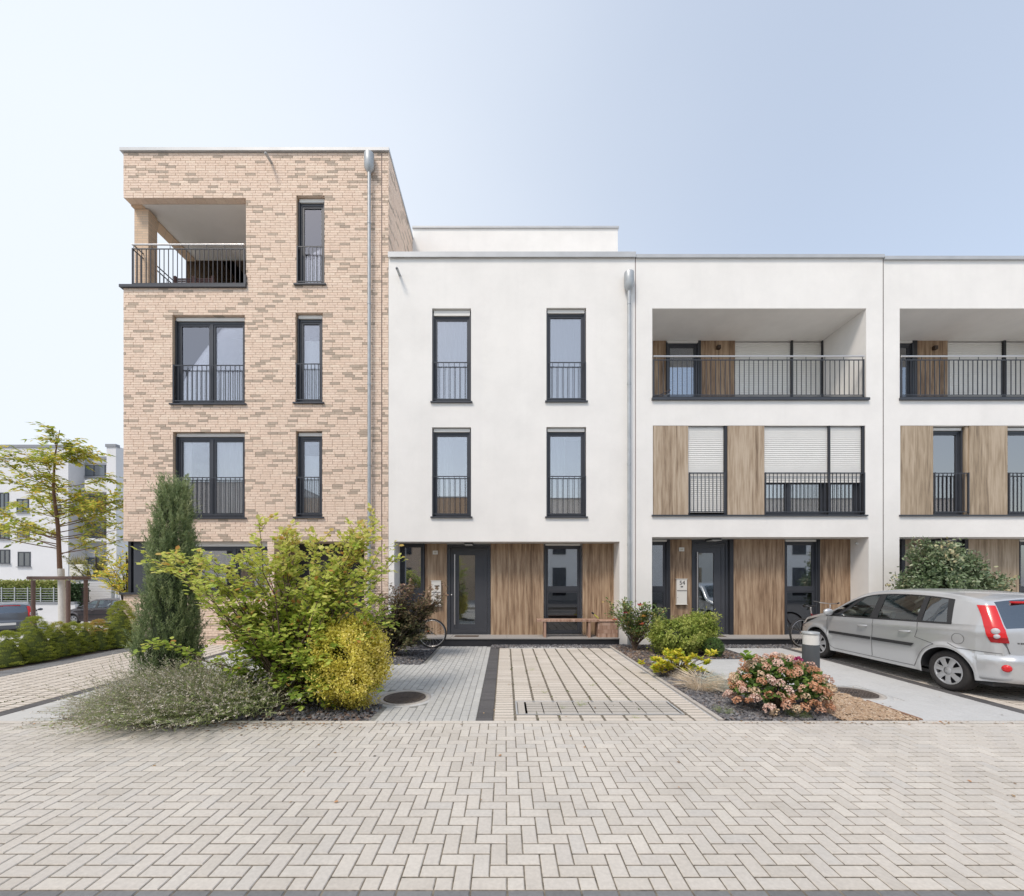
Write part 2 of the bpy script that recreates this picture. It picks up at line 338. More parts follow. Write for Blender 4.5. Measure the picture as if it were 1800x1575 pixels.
# driveway of the middle house
X1L, X1R, YF, YBK = -.145, 2.52, 4.975, 10.0
def drive(name, x0, x1, y0, y1, label, m, ncol, seed, jx=.031, nind=280, jy=.025, rowh=.106, shift=0, clipf=None, bed=M_SAND):
    t = tag(MB().build(name, bed), label, 'driveway', kind='structure'); a = MB(); a.box(x0, x1, y0, y1, -.05, -.004); a.build('joint_bed', bed, t)
    w = (x1-x0)/ncol; n = int((y1-y0)/rowh); bs = []
    for i in range(ncol):
        for j in range(n):
            sx = shift*(j % 2)
            b = (x0+i*w+jx/2+sx, x0+(i+1)*w-jx/2+sx, y0+j*rowh+jy/2, y0+(j+1)*rowh-jy/2, 0)
            if clipf is None or clipf(b): bs.append(b)
    pave(t, bs, m, 'paver', nind, c=.004); return t
acc = (X1L+.28, X1R-.30, 5.20, 5.76)
d1 = drive('driveway', X1L, X1R, YF, YBK+.3, 'cream slot-jointed paver driveway in front of the middle white house', M_PAVL, 10, 1, clipf=lambda b: not (b[0] > acc[0]-.25 and b[1] < acc[1]+.25 and b[2] > 5.16 and b[3] < 5.78))
# paved access cover sunk into the driveway
ac = thing('access_cover', (1.2, 5.45, 0), 'rectangular paver-filled access cover in a metal frame set into the driveway', 'access cover')
a = MB(); x0,x1,y0,y1 = acc
for (p0,p1,q0,q1) in ((x0,x1,y0,y0+.022),(x0,x1,y1-.022,y1),(x0,x0+.022,y0+.022,y1-.022),(x1-.022,x1,y0+.022,y1-.022)): a.box(p0,p1,q0,q1,-.02,.004)
a.build('frame', M_CAP, ac)
a = MB(); a.box(x0+.02,x1-.02,y0+.02,y1-.02,-.03,-.004); a.build('tray', M_SAND, ac)
a = MB(); a.bbox(x0+.03,x0+.12,y0+.03,y1-.03,-.02,.0,.004); a.build('side_slab', M_PAVC, ac)
bs = []
nc = 9; w = (x1-.03-(x0+.14))/nc
for i in range(nc):
    for j in range(5):
        hh = (y1-y0-.07)/5; bs.append((x0+.14+i*w+.004, x0+.14+(i+1)*w-.004, y0+.035+j*hh+.009, y0+.035+(j+1)*hh-.009, 0))
pave(ac, bs, M_PAVC, 'paver', len(bs), c=.005)
# concrete edging right of the driveway
def edging(name, pts, w, z, label, m=M_KERB, seg=1.0):
    t = thing(name, (pts[0][0], pts[0][1], 0), label, 'edging', kind='structure')
    for (p, q_) in zip(pts, pts[1:]):
        p = Vector(p); q2 = Vector(q_); L_ = (q2-p).length; n = max(1, round(L_/seg)); d = (q2-p)/n; ang = math.atan2(d.y, d.x)
        a = MB(); l = d.length; a.bbox(.002, l-.002, -w/2, w/2, -.1, z, .008); me = a.mesh('edging_stone', m)
        for i in range(n): inst('edging_stone', me, (p.x+d.x*i, p.y+d.y*i, 0), t, rot=(0,0,ang))
    return t
edging('garden_edging', [(X1R+.035, YF), (X1R+.035, YBK+.25)], .055, .025, 'concrete edging strip between the cream driveway and the slate bed')
edging('garden_edging', [(X1R-.012-.0, YF), (X1R-.012, YBK+.25)], .02, .006, 'thin pale edging strip along the right side of the cream driveway', M_CAP)
# dark strip and grey path left of the driveway
dk = tag(MB().build('paver_strip', M_SAND), 'dark grey paver strip between the cream driveway and the grey path', 'paving', kind='structure')
a = MB(); a.box(-.345, X1L-.001, YF, YBK+.3, -.045, -.013); a.build('joint_bed', M_SAND, dk)
pave(dk, [(-.343, -.147, YF+.1*i+.003, YF+.1*i+.097, 0) for i in range(53)], M_PAVD, 'paver', 53)
gp = tag(MB().build('garden_path', M_JG), 'grey block paved path leading to the door of the middle house', 'path', kind='structure')
a = MB(); a.box(-1.62,-.346,YF,YBK+.3,-.045,-.004); a.box(-6.1,-1.621,5.6,8.15,-.045,-.004); a.build('joint_bed', M_JG, gp)
MH1 = (g(711,1227)[0], g(711,1227)[1]+.02)
bs = []
for i in range(12):
    w0 = -.346-.1*i
    if i == 0:
        for j in range(26): bs.append((w0-.1+J, w0-J, YF+.2*j+J, YF+.2*j+.2-J, 0))
        continue
    off = 0 if i % 2 else .1
    for j in range(-1, 27):
        bs.append((w0-.1+JX, w0-JX, YF+.2*j+off+JY*1.3, YF+.2*j+.2+off-JY*1.3, 0))
for i in range(45):
    w0 = -1.546-.1*i
    for j in range(14):
        off = 0 if i % 2 else .1
        bs.append((w0-.1+JX, w0-JX, 5.35+.2*j+off+JY*1.3, 5.35+.2*j+.2+off-JY*1.3, 0))
def notmh(b, mh=MH1, r=.37): 
    cx = max(b[0], min(mh[0], b[1])); cy = max(b[2], min(mh[1], b[3])); return (cx-mh[0])**2+(cy-mh[1])**2 > (r-.03)**2
bs = [c_ for c_ in (clipb(b, -9, 9, YF+.003, YBK+.3) for b in bs) if c_ and notmh(c_)]
pave(gp, bs, M_PAVG, 'paver', 280)
def manhole(x, y, label, r=.285):
    t = thing('manhole_cover', (x, y, 0), label, 'manhole cover')
    a = MB(); a.lathe([(r+.085,-.03),(r+.085,.001),(r+.01,.003),(r+.01,-.02)], n=40); o = a.build('concrete_ring', M_KERB, t, local=True)
    a = MB(); a.lathe([(r+.15,-.03),(r+.15,-.002),(r+.08,-.001)], n=40); a.build('mortar_collar', M_PATH, t, local=True)
    a = MB(); a.lathe([(0.001,.004),(r*.3,.004),(r-.03,.004),(r-.028,.009),(r,.009),(r,-.02)], n=40); 
    for k in range(22):
        for l in range(22):
            px, py = (k-10.5)*r/11.5, (l-10.5)*r/11.5
            if px*px+py*py < (r-.05)**2 and (k+l) % 2: a.box(px-.008,px+.008,py-.008,py+.008,.004,.008)
    a.build('lid', mat('cast_iron', (.085,.068,.058), .7, noise=.25, nscale=20, bump=.3, bscale=150), t, local=True)
    for sx_ in (-.05,.02): a = MB(); a.box(sx_,sx_+.03,-.012,.012,.0095,.0125); a.build('lifting_slot', M_ANTHD, t, local=True)
manhole(MH1[0], MH1[1], 'round iron manhole cover in the grey path beside the golden shrub')
MH2 = (g(1500,1218)[0], g(1500,1218)[1])
manhole(MH2[0], MH2[1], 'round iron manhole cover in the pale path behind the flowering hydrangea')
# left driveway in front of the brick house
drive('driveway', -8.6, -6.36, YF, 10.9, 'pale slot-jointed paver driveway in front of the brick house', M_PAVL, 10, 2, shift=0)
dk = tag(MB().build('paver_strip', M_SAND), 'dark grey paver strip at the right edge of the brick house driveway', 'paving', kind='structure')
a = MB(); a.box(-6.358,-6.16,YF,10.5,-.045,-.013); a.build('joint_bed', M_SAND, dk)
pave(dk, [(-6.356,-6.162, YF+.1*i+.003, YF+.1*i+.097, 0) for i in range(55)], M_PAVD, 'paver', 55)
dk = tag(MB().build('paver_border', M_SAND), 'mottled dark grey paver border beside the row of dwarf conifers', 'paving', kind='structure')
a = MB(); a.box(-9.12,-8.602,YF,10.5,-.045,-.013); a.build('joint_bed', M_SAND, dk)
pave(dk, [(-9.11+.25*k+.005,-9.11+.25*k+.245, YF+.106*i+.003, YF+.106*i+.103, 0) for i in range(52) for k in range(2)], M_PAVDG, 'paver', 104)
t = tag(MB().build('garden_path', M_PATH), 'smooth pale concrete path beside the lavender', 'path', kind='structure')
a = MB(); a.box(-6.158,-5.3,YF,10.3,-.045,-.002); a.build('slab', M_PATH, t)
# right hand path and driveways
t = tag(MB().build('garden_path', M_PATH), 'smooth pale path leading to the door numbered 54', 'path', kind='structure')
def slabpoly(name, pts, m, par, z=-.002):
    a = MB(); a.prism([(p[0],p[1]) for p in reversed(pts)], -.05, z, axis='z'); return a.build(name, m, par)
# path field split in pavers, clipped by beds
def inbed(x, y):
    if 2.55 < x < 4.92 and y < 6.35: return True
    if 2.55 < x < 3.55 and y < 7.9: return True
    if x > 3.5 and x < 4.92 and y < 6.35+ (4.92-x)*.4: return True
    if x < 5.12 and y > 8.72: return True
    if x < 2.55: return True
    return False
bs = []
for i in range(11):
    for j in range(27):
        x = 2.56+.42*i; y = 4.985+.2*j; off = .21*(j%2)
        bs.append((x+off, x+.42+off, y, y+.2))
q = MB()
XR = 6.42
def skew(y): return 0.0 if y < 5 else .035*(y-5)
for (x0,x1,y0,y1) in bs:
    for s_ in range(2):
        xa, xb = x0+(x1-x0)*s_/2, x0+(x1-x0)*(s_+1)/2; cx, cy = (xa+xb)/2, (y0+y1)/2
        if inbed(cx, cy) or xa > XR+skew(cy) or not notmh((xa,xb,y0,y1,0), MH2): continue
        xb2 = min(xb, XR+skew(cy)); q.bbox(xa+.0015, xb2-.0015, y0+.0015, y1-.0015, -.03, 0, .002, 0, random.random()*.999)
M_PATHR = mat('pale_grey_slab', (.5,.5,.5), .88, noise=.08, nscale=30, bump=.2, bscale=240, dirt=.08, ramp=[(0,(.47,.475,.475)),(.5,(.50,.505,.505)),(1,(.485,.49,.49))])
a = MB(); a.box(2.555,6.9,YF,10.3,-.05,-.009); a.build('joint_bed', M_PATH, t)
o = q.build('paver_field', M_PATHR, t); o['kind'] = 'stuff'
dk = tag(MB().build('paver_strip', M_SAND), 'dark grey paver strip between the pale path and the silver car driveway', 'paving', kind='structure')
a = MB(); a.prism([(XR,YF),(XR+.2,YF),(XR+.2+skew(10.3),10.3),(XR+skew(10.3),10.3)], -.04,-.011,axis='z'); a.build('joint_bed', M_SAND, dk)
pave(dk, [(XR+.003+skew(YF+.1*i),XR+.197+skew(YF+.1*i), YF+.1*i+.003, YF+.1*i+.097, 0) for i in range(53)], M_PAVD, 'paver', 53)
drive('driveway', XR+.4, XR+3.25, YF, YBK+.3, 'pale slot-jointed paver driveway under the silver car', M_PAVL, 11, 3, clipf=None, nind=260)
a = MB()
for j in range(49): 
    y = YF+j*.106; x = XR+.205+skew(y); a.bbox(x, XR+.395, y+.005, y+.1, -.03, 0, .006, 0, random.random())
o = a.build('paver_edge_row', M_PAVL, bpy.data.objects['driveway.002']); o['kind'] = 'stuff'
# gravel strip in front of the doorsteps + beds
def gravel(name, polys, label, n, cols, size=(.012,.03), seed=1, base=(.07,.068,.07), z=0.0, inside=None, cat='gravel'):
    rg = np.random.default_rng(seed); a = MB()
    for (x0,x1,y0,y1) in polys: a.box(x0,x1,y0,y1,-.055,-.008+z)
    bed = tag(a.build(name+'_bed', mat(name+'_bed_soil%d'%seed, base, .95, noise=.4, nscale=30, bump=.5, bscale=120)), label+', the soil under it', 'bed', kind='structure')
    area = sum((p[1]-p[0])*(p[3]-p[2]) for p in polys); a = MB()
    tv = np.array([(-.5,-.4,0),(.5,-.35,.02),(.45,.4,0),(-.4,.45,.03),(-.2,-.15,.35),(.25,.2,.3)])
    tf = [(0,1,4),(1,5,4),(1,2,5),(2,3,5),(3,4,5),(3,0,4)]
    V = []; Fc = []; T = []
    for (x0,x1,y0,y1) in polys:
        k = int(n*(x1-x0)*(y1-y0)/area)
        for i in range(k):
            s = rg.uniform(*size)*(1+rg.random()*.6); th = rg.random()*6.28; cx, cy = rg.uniform(x0,x1), rg.uniform(y0,y1)
            if inside and not inside(cx, cy): continue
            cs, sn = math.cos(th), math.sin(th); tl = rg.normal(0,.35,2); b = len(V)
            for v in tv:
                vx, vy = v[0]*cs-v[1]*sn, v[0]*sn+v[1]*cs
                V.append((cx+vx*s, cy+vy*s, z-.012+(v[2]+vx*tl[0]+vy*tl[1]+.25)*s))
            Fc += [tuple(b+i_ for i_ in f) for f in tf]; T += [rg.random()]*6
    a.v, a.f, a.m, a.sm, a.t = V, Fc, [0]*len(Fc), [False]*len(Fc), T
    cr = [(i/(len(cols)-1), c) for i, c in enumerate(cols)]
    return tag(a.build(name, mat(name+'_stone%d'%seed, (.1,.1,.1), .75, ramp=cr, rnd=False, noise=.2, nscale=60)), label, cat, kind='stuff')
SL = [(.05,.05,.055),(.09,.09,.1),(.14,.14,.15),(.11,.105,.11),(.24,.24,.25),(.16,.12,.10)]
BK = [(.09,.06,.045),(.16,.10,.075),(.07,.05,.04),(.26,.18,.13),(.30,.25,.21)]
gravel('slate_chippings', [(2.58,4.0,4.985,6.35),(4.0,4.9,6.1,6.35),(2.58,3.55,6.35,7.95),(3.55,4.2,6.35,6.6)], 'blue grey slate chippings in the bed right of the cream driveway', 9000, SL, (.016,.042), 3)
gravel('bark_mulch', [(2.58,5.12,8.72,10.45),(2.58,3.1,7.95,8.72)], 'reddish bark mulch and slate in the bed under the rose', 6500, BK+SL[:3], (.016,.045), 4)
gravel('bark_mulch', [(4.0,4.90,4.985,6.1)], 'tan bark mulch in the corner beside the hydrangea', 4200, [(.36,.25,.17),(.45,.33,.22),(.30,.20,.13),(.52,.42,.32)], (.012,.035), 5, z=.012, base=(.3,.22,.15))
gravel('slate_chippings', [(-5.3,-1.62,4.985,5.62),(-5.3,-2.0,5.62,6.7)], 'dark slate chippings under the bushes in the front left bed', 8000, SL+BK[:2], (.015,.04), 6)
gravel('slate_chippings', [(-3.9,-1.64,8.16,10.4)], 'dark slate chippings under the maple beside the doorstep', 6500, SL, (.016,.042), 7)
gravel('slate_chippings', [(-.34,9.6,10.02,10.5)], 'dark gravel strip along the foot of the white doorsteps', 7000, SL, (.015,.035), 8, z=.006)
edging('garden_edging', [(5.14,8.7),(5.14,10.3)], .04, .02, 'dark metal edging along the right side of the bark bed', M_ANTH)
edging('garden_edging', [(3.58,6.6),(3.58,7.95)], .03, .03, 'dark metal edging at the right of the slate bed behind the grass tufts', M_ANTH)
edging('garden_edging', [(2.6,8.7),(5.12,8.7)], .03, .01, 'thin edging along the near side of the bark bed', M_ANTH)
edging('garden_edging', [(4.94,4.99),(4.94,5.75)], .03, .02, 'rusty edging at the right of the hydrangea bed', mat('rusty_edge',(.25,.15,.10),.8))
a = MB(); a.bbox(-1.4+1.5,1.85,10.0,10.3,-.04,.008,.006); tag(a.build('threshold_slab', M_PATH), 'long pale slab lying between gravel and driveway at the doorstep', 'slab')
a = MB(); a.bbox(-2.65,-1.75,9.72,9.82,-.04,.02,.01); tag(a.build('garden_edging_slab', M_KERB), 'short pale stone lying in the slate bed behind the maple', 'slab')
for (sx, sy, sl, lb) in ((2.98,8.05,.22,'larger grey fieldstone lying in the slate bed'), (3.12,7.45,.16,'smaller grey fieldstone in the slate bed beside the yellow azalea')):
    a = MB(); a.lathe([(.001,.075),(sl*.5,.07),(sl*.85,.045),(sl,.0),(sl*.9,-.04)], n=11); o = a.build('fieldstone', mat('fieldstone',(.33,.33,.33),.9,noise=.3,nscale=20,bump=.5,bscale=60)); o.location=(sx,sy,-.01); o.scale=(1,.55,.9); o.rotation_euler=(0,0,.3); tag(o, lb, 'stone')

# ---------------------------------------------------------------- facade tools
def wall_grid(mb, x0, x1, z0, z1, y, holes, m=0, reveal=None, mr=None):
    """front face at y with rectangular holes (x0,x1,z0,z1,depth); reveal sides run back by depth"""
    X = sorted({x0,x1,*[h[0] for h in holes],*[h[1] for h in holes]}); Z = sorted({z0,z1,*[h[2] for h in holes],*[h[3] for h in holes]})
    X = [x for x in X if x0 <= x <= x1]; Z = [z for z in Z if z0 <= z <= z1]
    for i in range(len(X)-1):
        for j in range(len(Z)-1):
            cx, cz = (X[i]+X[i+1])/2, (Z[j]+Z[j+1])/2
            if any(h[0] < cx < h[1] and h[2] < cz < h[3] for h in holes): continue
            mb.quad((X[i],y,Z[j]),(X[i+1],y,Z[j]),(X[i+1],y,Z[j+1]),(X[i],y,Z[j+1]), m)
    for h in holes:
        a, b, c, d, dp = h[:5]; yb = y+dp; s = m if mr is None else mr
        if a > x0+1e-4: mb.quad((a,y,c),(a,y,d),(a,yb,d),(a,yb,c), m)
        if b < x1-1e-4: mb.quad((b,y,d),(b,y,c),(b,yb,c),(b,yb,d), m)
        mb.quad((a,y,d),(b,y,d),(b,yb,d),(a,yb,d), s)
        mb.quad((a,y,c),(a,yb,c),(b,yb,c),(b,y,c), m)
def strips(mb, x0, x1, z0, z1, y, d, w, m=0, wt=None, wb=None):
    """rectangular frame ring"""
    wt = wt or w; wb = wb or w
    mb.box(x0,x0+w,y,y+d,z0,z1,m); mb.box(x1-w,x1,y,y+d,z0,z1,m)
    mb.box(x0+w,x1-w,y,y+d,z1-wt,z1,m); mb.box(x0+w,x1-w,y,y+d,z0,z0+wb,m)
def curtain(x0, x1, z0, z1, y, par, m=None, name='curtain', wav=.02, per=.11):
    a = MB(); n = max(6, int((x1-x0)/per*5)); ph = random.random()*6
    row = [(x0+(x1-x0)*i/n, y+wav*math.sin(ph+i*2*math.pi/5+.6*math.sin(i*.37)), 0) for i in range(n+1)]
    a.grid([[ (p[0],p[1],z0) for p in row],[(p[0],p[1],z1) for p in row]]); return a.build(name, m or M_CURT, par)
def window(par, x0, x1, z0, z1, y, mull=(), transom=None, fr=.07, sash=.045, cur=None, box=True, glass=None, open_left=None, low_dark=False, label=None, interior=True, boxh=.075, curm=None):
    """framed window between x0..x1, z0..z1, its outer face at y; leaf frames inside the outer frame"""
    if box: zt = z1-boxh
    else: zt = z1
    f = MB(); strips(f, x0, x1, z0, zt, y+.05, .07, fr, wt=fr*.9, wb=fr)
    xs = [x0+fr]+list(mull)+[x1-fr]
    for mx in mull: f.box(mx-.035,mx+.035,y+.045,y+.12,z0+fr,zt-fr*.9)
    # guide rails of the roller shutter
    f.box(x0,x0+.032,y+.0,y+.05,z0,zt); f.box(x1-.032,x1,y+.0,y+.05,z0,zt)
    w = f.build('window', M_ANTH, par)
    if label: w['label'] = label
    if box:
        a = MB(); a.box(x0+.02,x1-.02,y+.012,y+.06,zt,z1-.008); 
        b = a.build('shutter_box', M_SHUT, w)
        a = MB(); a.box(x0+.002,x1-.002,y+.06,y+.12,zt,z1); a.build('box_backing', M_ANTH, w)
    for i in range(len(xs)-1):
        a_, b_ = xs[i]+(.035 if i else 0), xs[i+1]-(.035 if i < len(xs)-2 else 0)
        rows = [(z0+fr, zt-fr*.9)] if transom is None else [(z0+fr, transom-.04),(transom+.04, zt-fr*.9)]
        if transom is not None:
            tb = MB(); tb.box(a_,b_,y+.05,y+.12,transom-.04,transom+.04); tb.build('transom', M_ANTH, w)
        for k, (c_, d_) in enumerate(rows):
            s = MB(); strips(s, a_, b_, c_, d_, y+.062, .05, sash); s.build('sash', M_ANTH, w)
            p = MB(); p.box(a_+sash-.006,b_-sash+.006,y+.084,y+.098,c_+sash-.006,d_-sash+.006)
            p.build('pane', (M_GLASSB if (low_dark and transom is not None and k == 0) else glass) or M_GLASS, w)
    if interior:
        n = MB(); yi = y+.14; dd = .85; e = .15
        n.quad((x0-e,yi,z0-.0),(x0-e,yi,z1),(x0-e,yi+dd,z1),(x0-e,yi+dd,z0)); n.quad((x1+e,yi,z1),(x1+e,yi,z0),(x1+e,yi+dd,z0),(x1+e,yi+dd,z1))
        n.quad((x0-e,yi,z1),(x1+e,yi,z1),(x1+e,yi+dd,z1),(x0-e,yi+dd,z1)); n.quad((x0-e,yi,z0),(x0-e,yi+dd,z0),(x1+e,yi+dd,z0),(x1+e,yi,z0))
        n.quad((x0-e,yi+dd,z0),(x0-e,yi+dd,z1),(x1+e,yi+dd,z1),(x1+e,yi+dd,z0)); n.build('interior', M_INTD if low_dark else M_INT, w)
    if cur:
        for (ca, cb, ct, cbm, mm) in cur: curtain(x0+(x1-x0)*ca, x0+(x1-x0)*cb, z0+(z1-z0)*cbm, z0+(z1-z0)*ct, y+(.15 if mm is M_BLIND else .19), w, mm, wav=.003 if mm is M_BLIND else .02)
    return w
def sill(par, x0, x1, y, z, d=.06, m=None, t=.035, ov=.035, yb=.1):
    a = MB(); a.box(x0-ov, x1+ov, y-d, y-.002, z-t, z); a.box(x0+.002,x1-.002,y-.002,y+yb,z-t,z-.004)
    return a.build('window_sill', m or M_ANTH, par)
def railing(par, x0, x1, z0, z1, y, n, handrail=False, gap=.09, posts=(), foot=None, br=.009):
    """flat-bar railing; balusters are sub-parts"""
    a = MB(); a.box(x0,x1,y-.008,y+.008,z1-.022,z1); a.box(x0,x1,y-.008,y+.008,z0,z0+.022)
    a.box(x0-.004,x0+.022,y-.018,y+.018,z0-.03,z1+.004); a.box(x1-.022,x1+.004,y-.018,y+.018,z0-.03,z1+.004)
    for p in posts: a.box(p-.014,p+.014,y+.01,y+.03,z0-.1,z1)
    r = a.build('railing', M_ANTH, par)
    b = MB(); b.box(-br*.62,br*.62,-br,br,0,z1-z0-.044); me = b.mesh('baluster', M_ANTH)
    for i in range(1, n+1):
        inst('baluster', me, (x0+.01+(x1-x0-.02)*i/(n+1), y, z0+.022), r)
    if handrail:
        h = MB(); h.tube([(x0-.0,y-.01,z1+gap),(x1,y-.01,z1+gap)], .021, 10); h.build('handrail', M_STEEL, r)
        s = MB(); k = max(2, round((x1-x0)/.5))
        for i in range(k+1): xx = x0+.04+(x1-x0-.08)*i/k; s.box(xx-.005,xx+.005,y-.014,y-.004,z1,z1+gap-.012)
        s.build('rail_bracket', M_ANTH, r)
    return r
def shutter(par, x0, x1, z0, z1, y, pitch=.052):
    a = MB(); n = int((z1-z0)/pitch); rows = []
    for i in range(n+1):
        z = z1-i*pitch
        if z-pitch < z0-1e-6 and i == n: 
            if z-z0 > .01: rows += [(z-.004, 0), (z0, .0)]
            break
        rows += [(z-.003, .004), (z-.012, -.004), (z-pitch*.55, -.007), (z-pitch+.008, -.004), (z-pitch, .004)]
    a.grid([[(x0,y+o_,z),(x1,y+o_,z)] for z, o_ in rows], flip=True, smooth=True)
    a.box(x0,x1,y-.01,y+.012,z0-.028,z0)
    s = a.build('roller_shutter', M_SHUT, par); return s
def cladding(par, x0, x1, z0, z1, y, m, k=1, th=.02):
    w = (x1-x0)/k
    for i in range(k):
        a = MB(); a.box(x0+i*w+(.002 if i else 0), x0+(i+1)*w-(.002 if i < k-1 else 0), y, y+th, z0, z1); a.build('cladding_panel', m, par)
def downspout(par, px, pz0, pz1, y=D-.11, label=None):
    x = fx(px); a = MB(); a.tube([(x,y,pz0),(x,y,pz1)], .042, 14)
    for z in np.arange(pz0+.5, pz1, 2.0): a.tube([(x,y,z-.03),(x,y,z+.03)], .048, 14); a.box(x-.012,x+.012,y+.03,D,z-.012,z+.012)
    p = a.build('downspout', M_ZINC, par)
    h = MB(); h.lathe([(.001,pz1+.40),(.118,pz1+.40),(.122,pz1+.39),(.122,pz1+.06),(.05,pz1-.05),(.042,pz1-.06)], c=(x,y+.0,0), n=24); 
    h.build('rainwater_hopper', M_ZINC, par); return p
def spout(par, px, py):
    x, z = fx(px), fz(py); a = MB(); a.tube([(x,D+.0,z+.02),(x-.0,D-.22,z),(x,D-.28,z-.01)], .032, 12); o = a.build('overflow_spout', M_ZINC, par)
    a = MB(); a.tube([(x,D-.279,z-.01),(x,D-.282,z-.01)], .026, 12); a.build('spout_opening', M_ANTHD, o)
# ================================================================ houses
GZ = .17                     # doorstep level
DR = .65                     # depth of the entrance recess
def doorstep(par, x0, x1, label=None):
    a = MB(); a.box(x0,x1,D+.02,D+DR+.2,-.1,GZ-.035); a.build('step_base', M_ANTHD, par)
    n = max(2, round((x1-x0)/1.3)); w = (x1-x0)/n
    a = MB(); a.bbox(-w/2+.002,w/2-.002,-.33-.0,.36,-.034,0,.004); me = a.mesh('step_slab', mat('granite_step',(.33,.315,.30),.7,noise=.12,nscale=60,bump=.1,bscale=200))
    for i in range(n): inst('step_slab', me, (x0+w*(i+.5), D+.32, GZ), par)
def lamp_bar(par, x, z, w=.22):
    a = MB(); a.box(x-w/2,x+w/2,D+.28,D+DR,z-.045,z-.002,0); o = a.build('entrance_lamp', M_ANTH, par)
    a = MB(); a.box(x-w/2+.01,x+w/2-.01,D+.27,D+DR-.05,z-.062,z-.046); a.build('lamp_diffuser', M_LAMPW, o)
def door(par, x0, x1, z0, z1, y, gx0, gx1, gz0, gz1, hx):
    f = MB(); strips(f, x0, x1, z0, z1, y-.01, .09, .075, wb=.03); d = f.build('front_door', M_ANTH, par)
    f = MB(); w = .07; lx0, lx1, lz0, lz1 = x0+.08, x1-.08, z0+.035, z1-.085
    strips(f, lx0, lx1, lz0, lz1, y+.012, .05, .10, wt=.10, wb=.12)
    wall_grid(f, lx0+.1, lx1-.1, lz0+.12, lz1-.1, y+.026, [(gx0,gx1,gz0,gz1,.03)]); f.build('door_leaf', mat('door_anthracite',(.050,.053,.062),.38,noise=.06,nscale=3), d)
    f = MB(); f.box(gx0-.002,gx1+.002,y+.045,y+.055,gz0,gz1); f.build('pane', M_FROST, d)
    f = MB(); f.box(gx0-.05,gx1+.05,y+.11,y+.13,gz0-.05,gz1+.05); f.build('interior', mat('hall_interior',(.16,.17,.15),.9,noise=.6,nscale=3), d)
    f = MB(); f.tube([(hx,y-.055,gz0-.0),(hx,y-.055,gz1+.02)], .014, 10)
    for z in (gz0+.12, gz1-.12): f.tube([(hx,y-.055,z),(hx,y+.03,z)], .009, 8)
    f.build('door_handle', M_STEEL, d)
    f = MB(); f.lathe([(.001,-.012),(.018,-.012),(.02,0)], c=(hx-.09,y+.01,z0+1.05), n=12, axis='y'); f.build('lock', M_STEEL, d)
def mailbox(par, x, z, y, w=.27, h=.66, text=None, smudge=False):
    a = MB(); a.box(x-w/2,x+w/2,y-.07,y-.002,z-h,z); a.box(x-w/2-.015,x+w/2+.015,y-.08,y-.002,z,z+.012); a.box(x-w/2-.01,x+w/2+.01,y-.08,y-.002,z-h-.012,z-h)
    o = a.build('mailbox', mat('mailbox_enamel',(.68,.655,.61),.45), par)
    a = MB(); a.box(x-w/2+.01,x+w/2-.01,y-.078,y-.0705,z-h*.47,z-h*.44); a.box(x-w/2+.02,x-w/2+.03,y-.076,y-.0705,z-h*.75,z-h*.72); a.build('mailbox_flap', mat('shadow_gap',(.2,.19,.18),.8), o)
    if text:
        c = bpy.data.curves.new('house_number', 'FONT'); c.body = text; c.size = .15; c.align_x = 'CENTER'; c.extrude = .002
        tf_ = bpy.data.objects.new('tmp', c); C.objects.link(tf_); dg_ = bpy.context.evaluated_depsgraph_get(); me_ = bpy.data.meshes.new_from_object(tf_.evaluated_get(dg_)); bpy.data.objects.remove(tf_); t = bpy.data.objects.new('house_number', me_); C.objects.link(t); t['kind'] = 'stuff'; t.location = (x+.01, y-.073, z-.145); t.rotation_euler = (R(90),0,0); t.data.materials.clear(); t.data.materials.append(M_ANTHD); t.parent = o
    a = MB()
    if smudge:
        for i, (dx, ww) in enumerate(((-.06,.016),(-.038,.012),(-.02,.02),(.006,.014),(.026,.022),(.054,.014))): a.box(x+dx+.02,x+dx+ww+.02,y-.074,y-.0705,z-.15,z-.115)
        a.box(x-.03,x+.03,y-.074,y-.0705,z-.185,z-.178)
    else: a.box(x-.03,x+.03,y-.074,y-.0705,z-.215,z-.185)
    a.build('name_plate', M_ANTHD, o)
def bell(par, x, z, y):
    a = MB(); a.box(x-.065,x+.065,y-.03,y-.002,z-.05,z+.05); o = a.build('doorbell', mat('bell_plate',(.72,.69,.63),.5), par)
    a = MB(); a.box(x-.03,x+.035,y-.035,y-.0305,z-.022,z+.018); a.build('button', mat('bell_button',(.55,.5,.42),.5), o)
def shell(par, x0, x1, ztop, holes, name='facade_wall', m=None, side_l=False, side_r=False, depth=9.0, cap=True, z0=-.1):
    a = MB(); wall_grid(a, x0, x1, z0, ztop, D, holes, 0)
    yb = D+depth
    a.quad((x0,D,ztop),(x1,D,ztop),(x1,yb,ztop),(x0,yb,ztop))
    a.quad((x0,yb,z0),(x0,yb,ztop),(x1,yb,ztop),(x1,yb,z0))
    a.quad((x0,D,z0),(x0,D,ztop),(x0,yb,ztop),(x0,yb,z0)); a.quad((x1,D,z0),(x1,yb,z0),(x1,yb,ztop),(x1,D,ztop))
    return a.build(name, m or M_PLASTER, par)
def recess_back(par, x0, x1, z0, z1, y, m=None, name='recess_wall'):
    a = MB(); a.box(x0,x1,y+.03,y+.06,z0,z1); return a.build(name, m or M_PLASTER, par)
def rx(px, d): return fx(px, d)
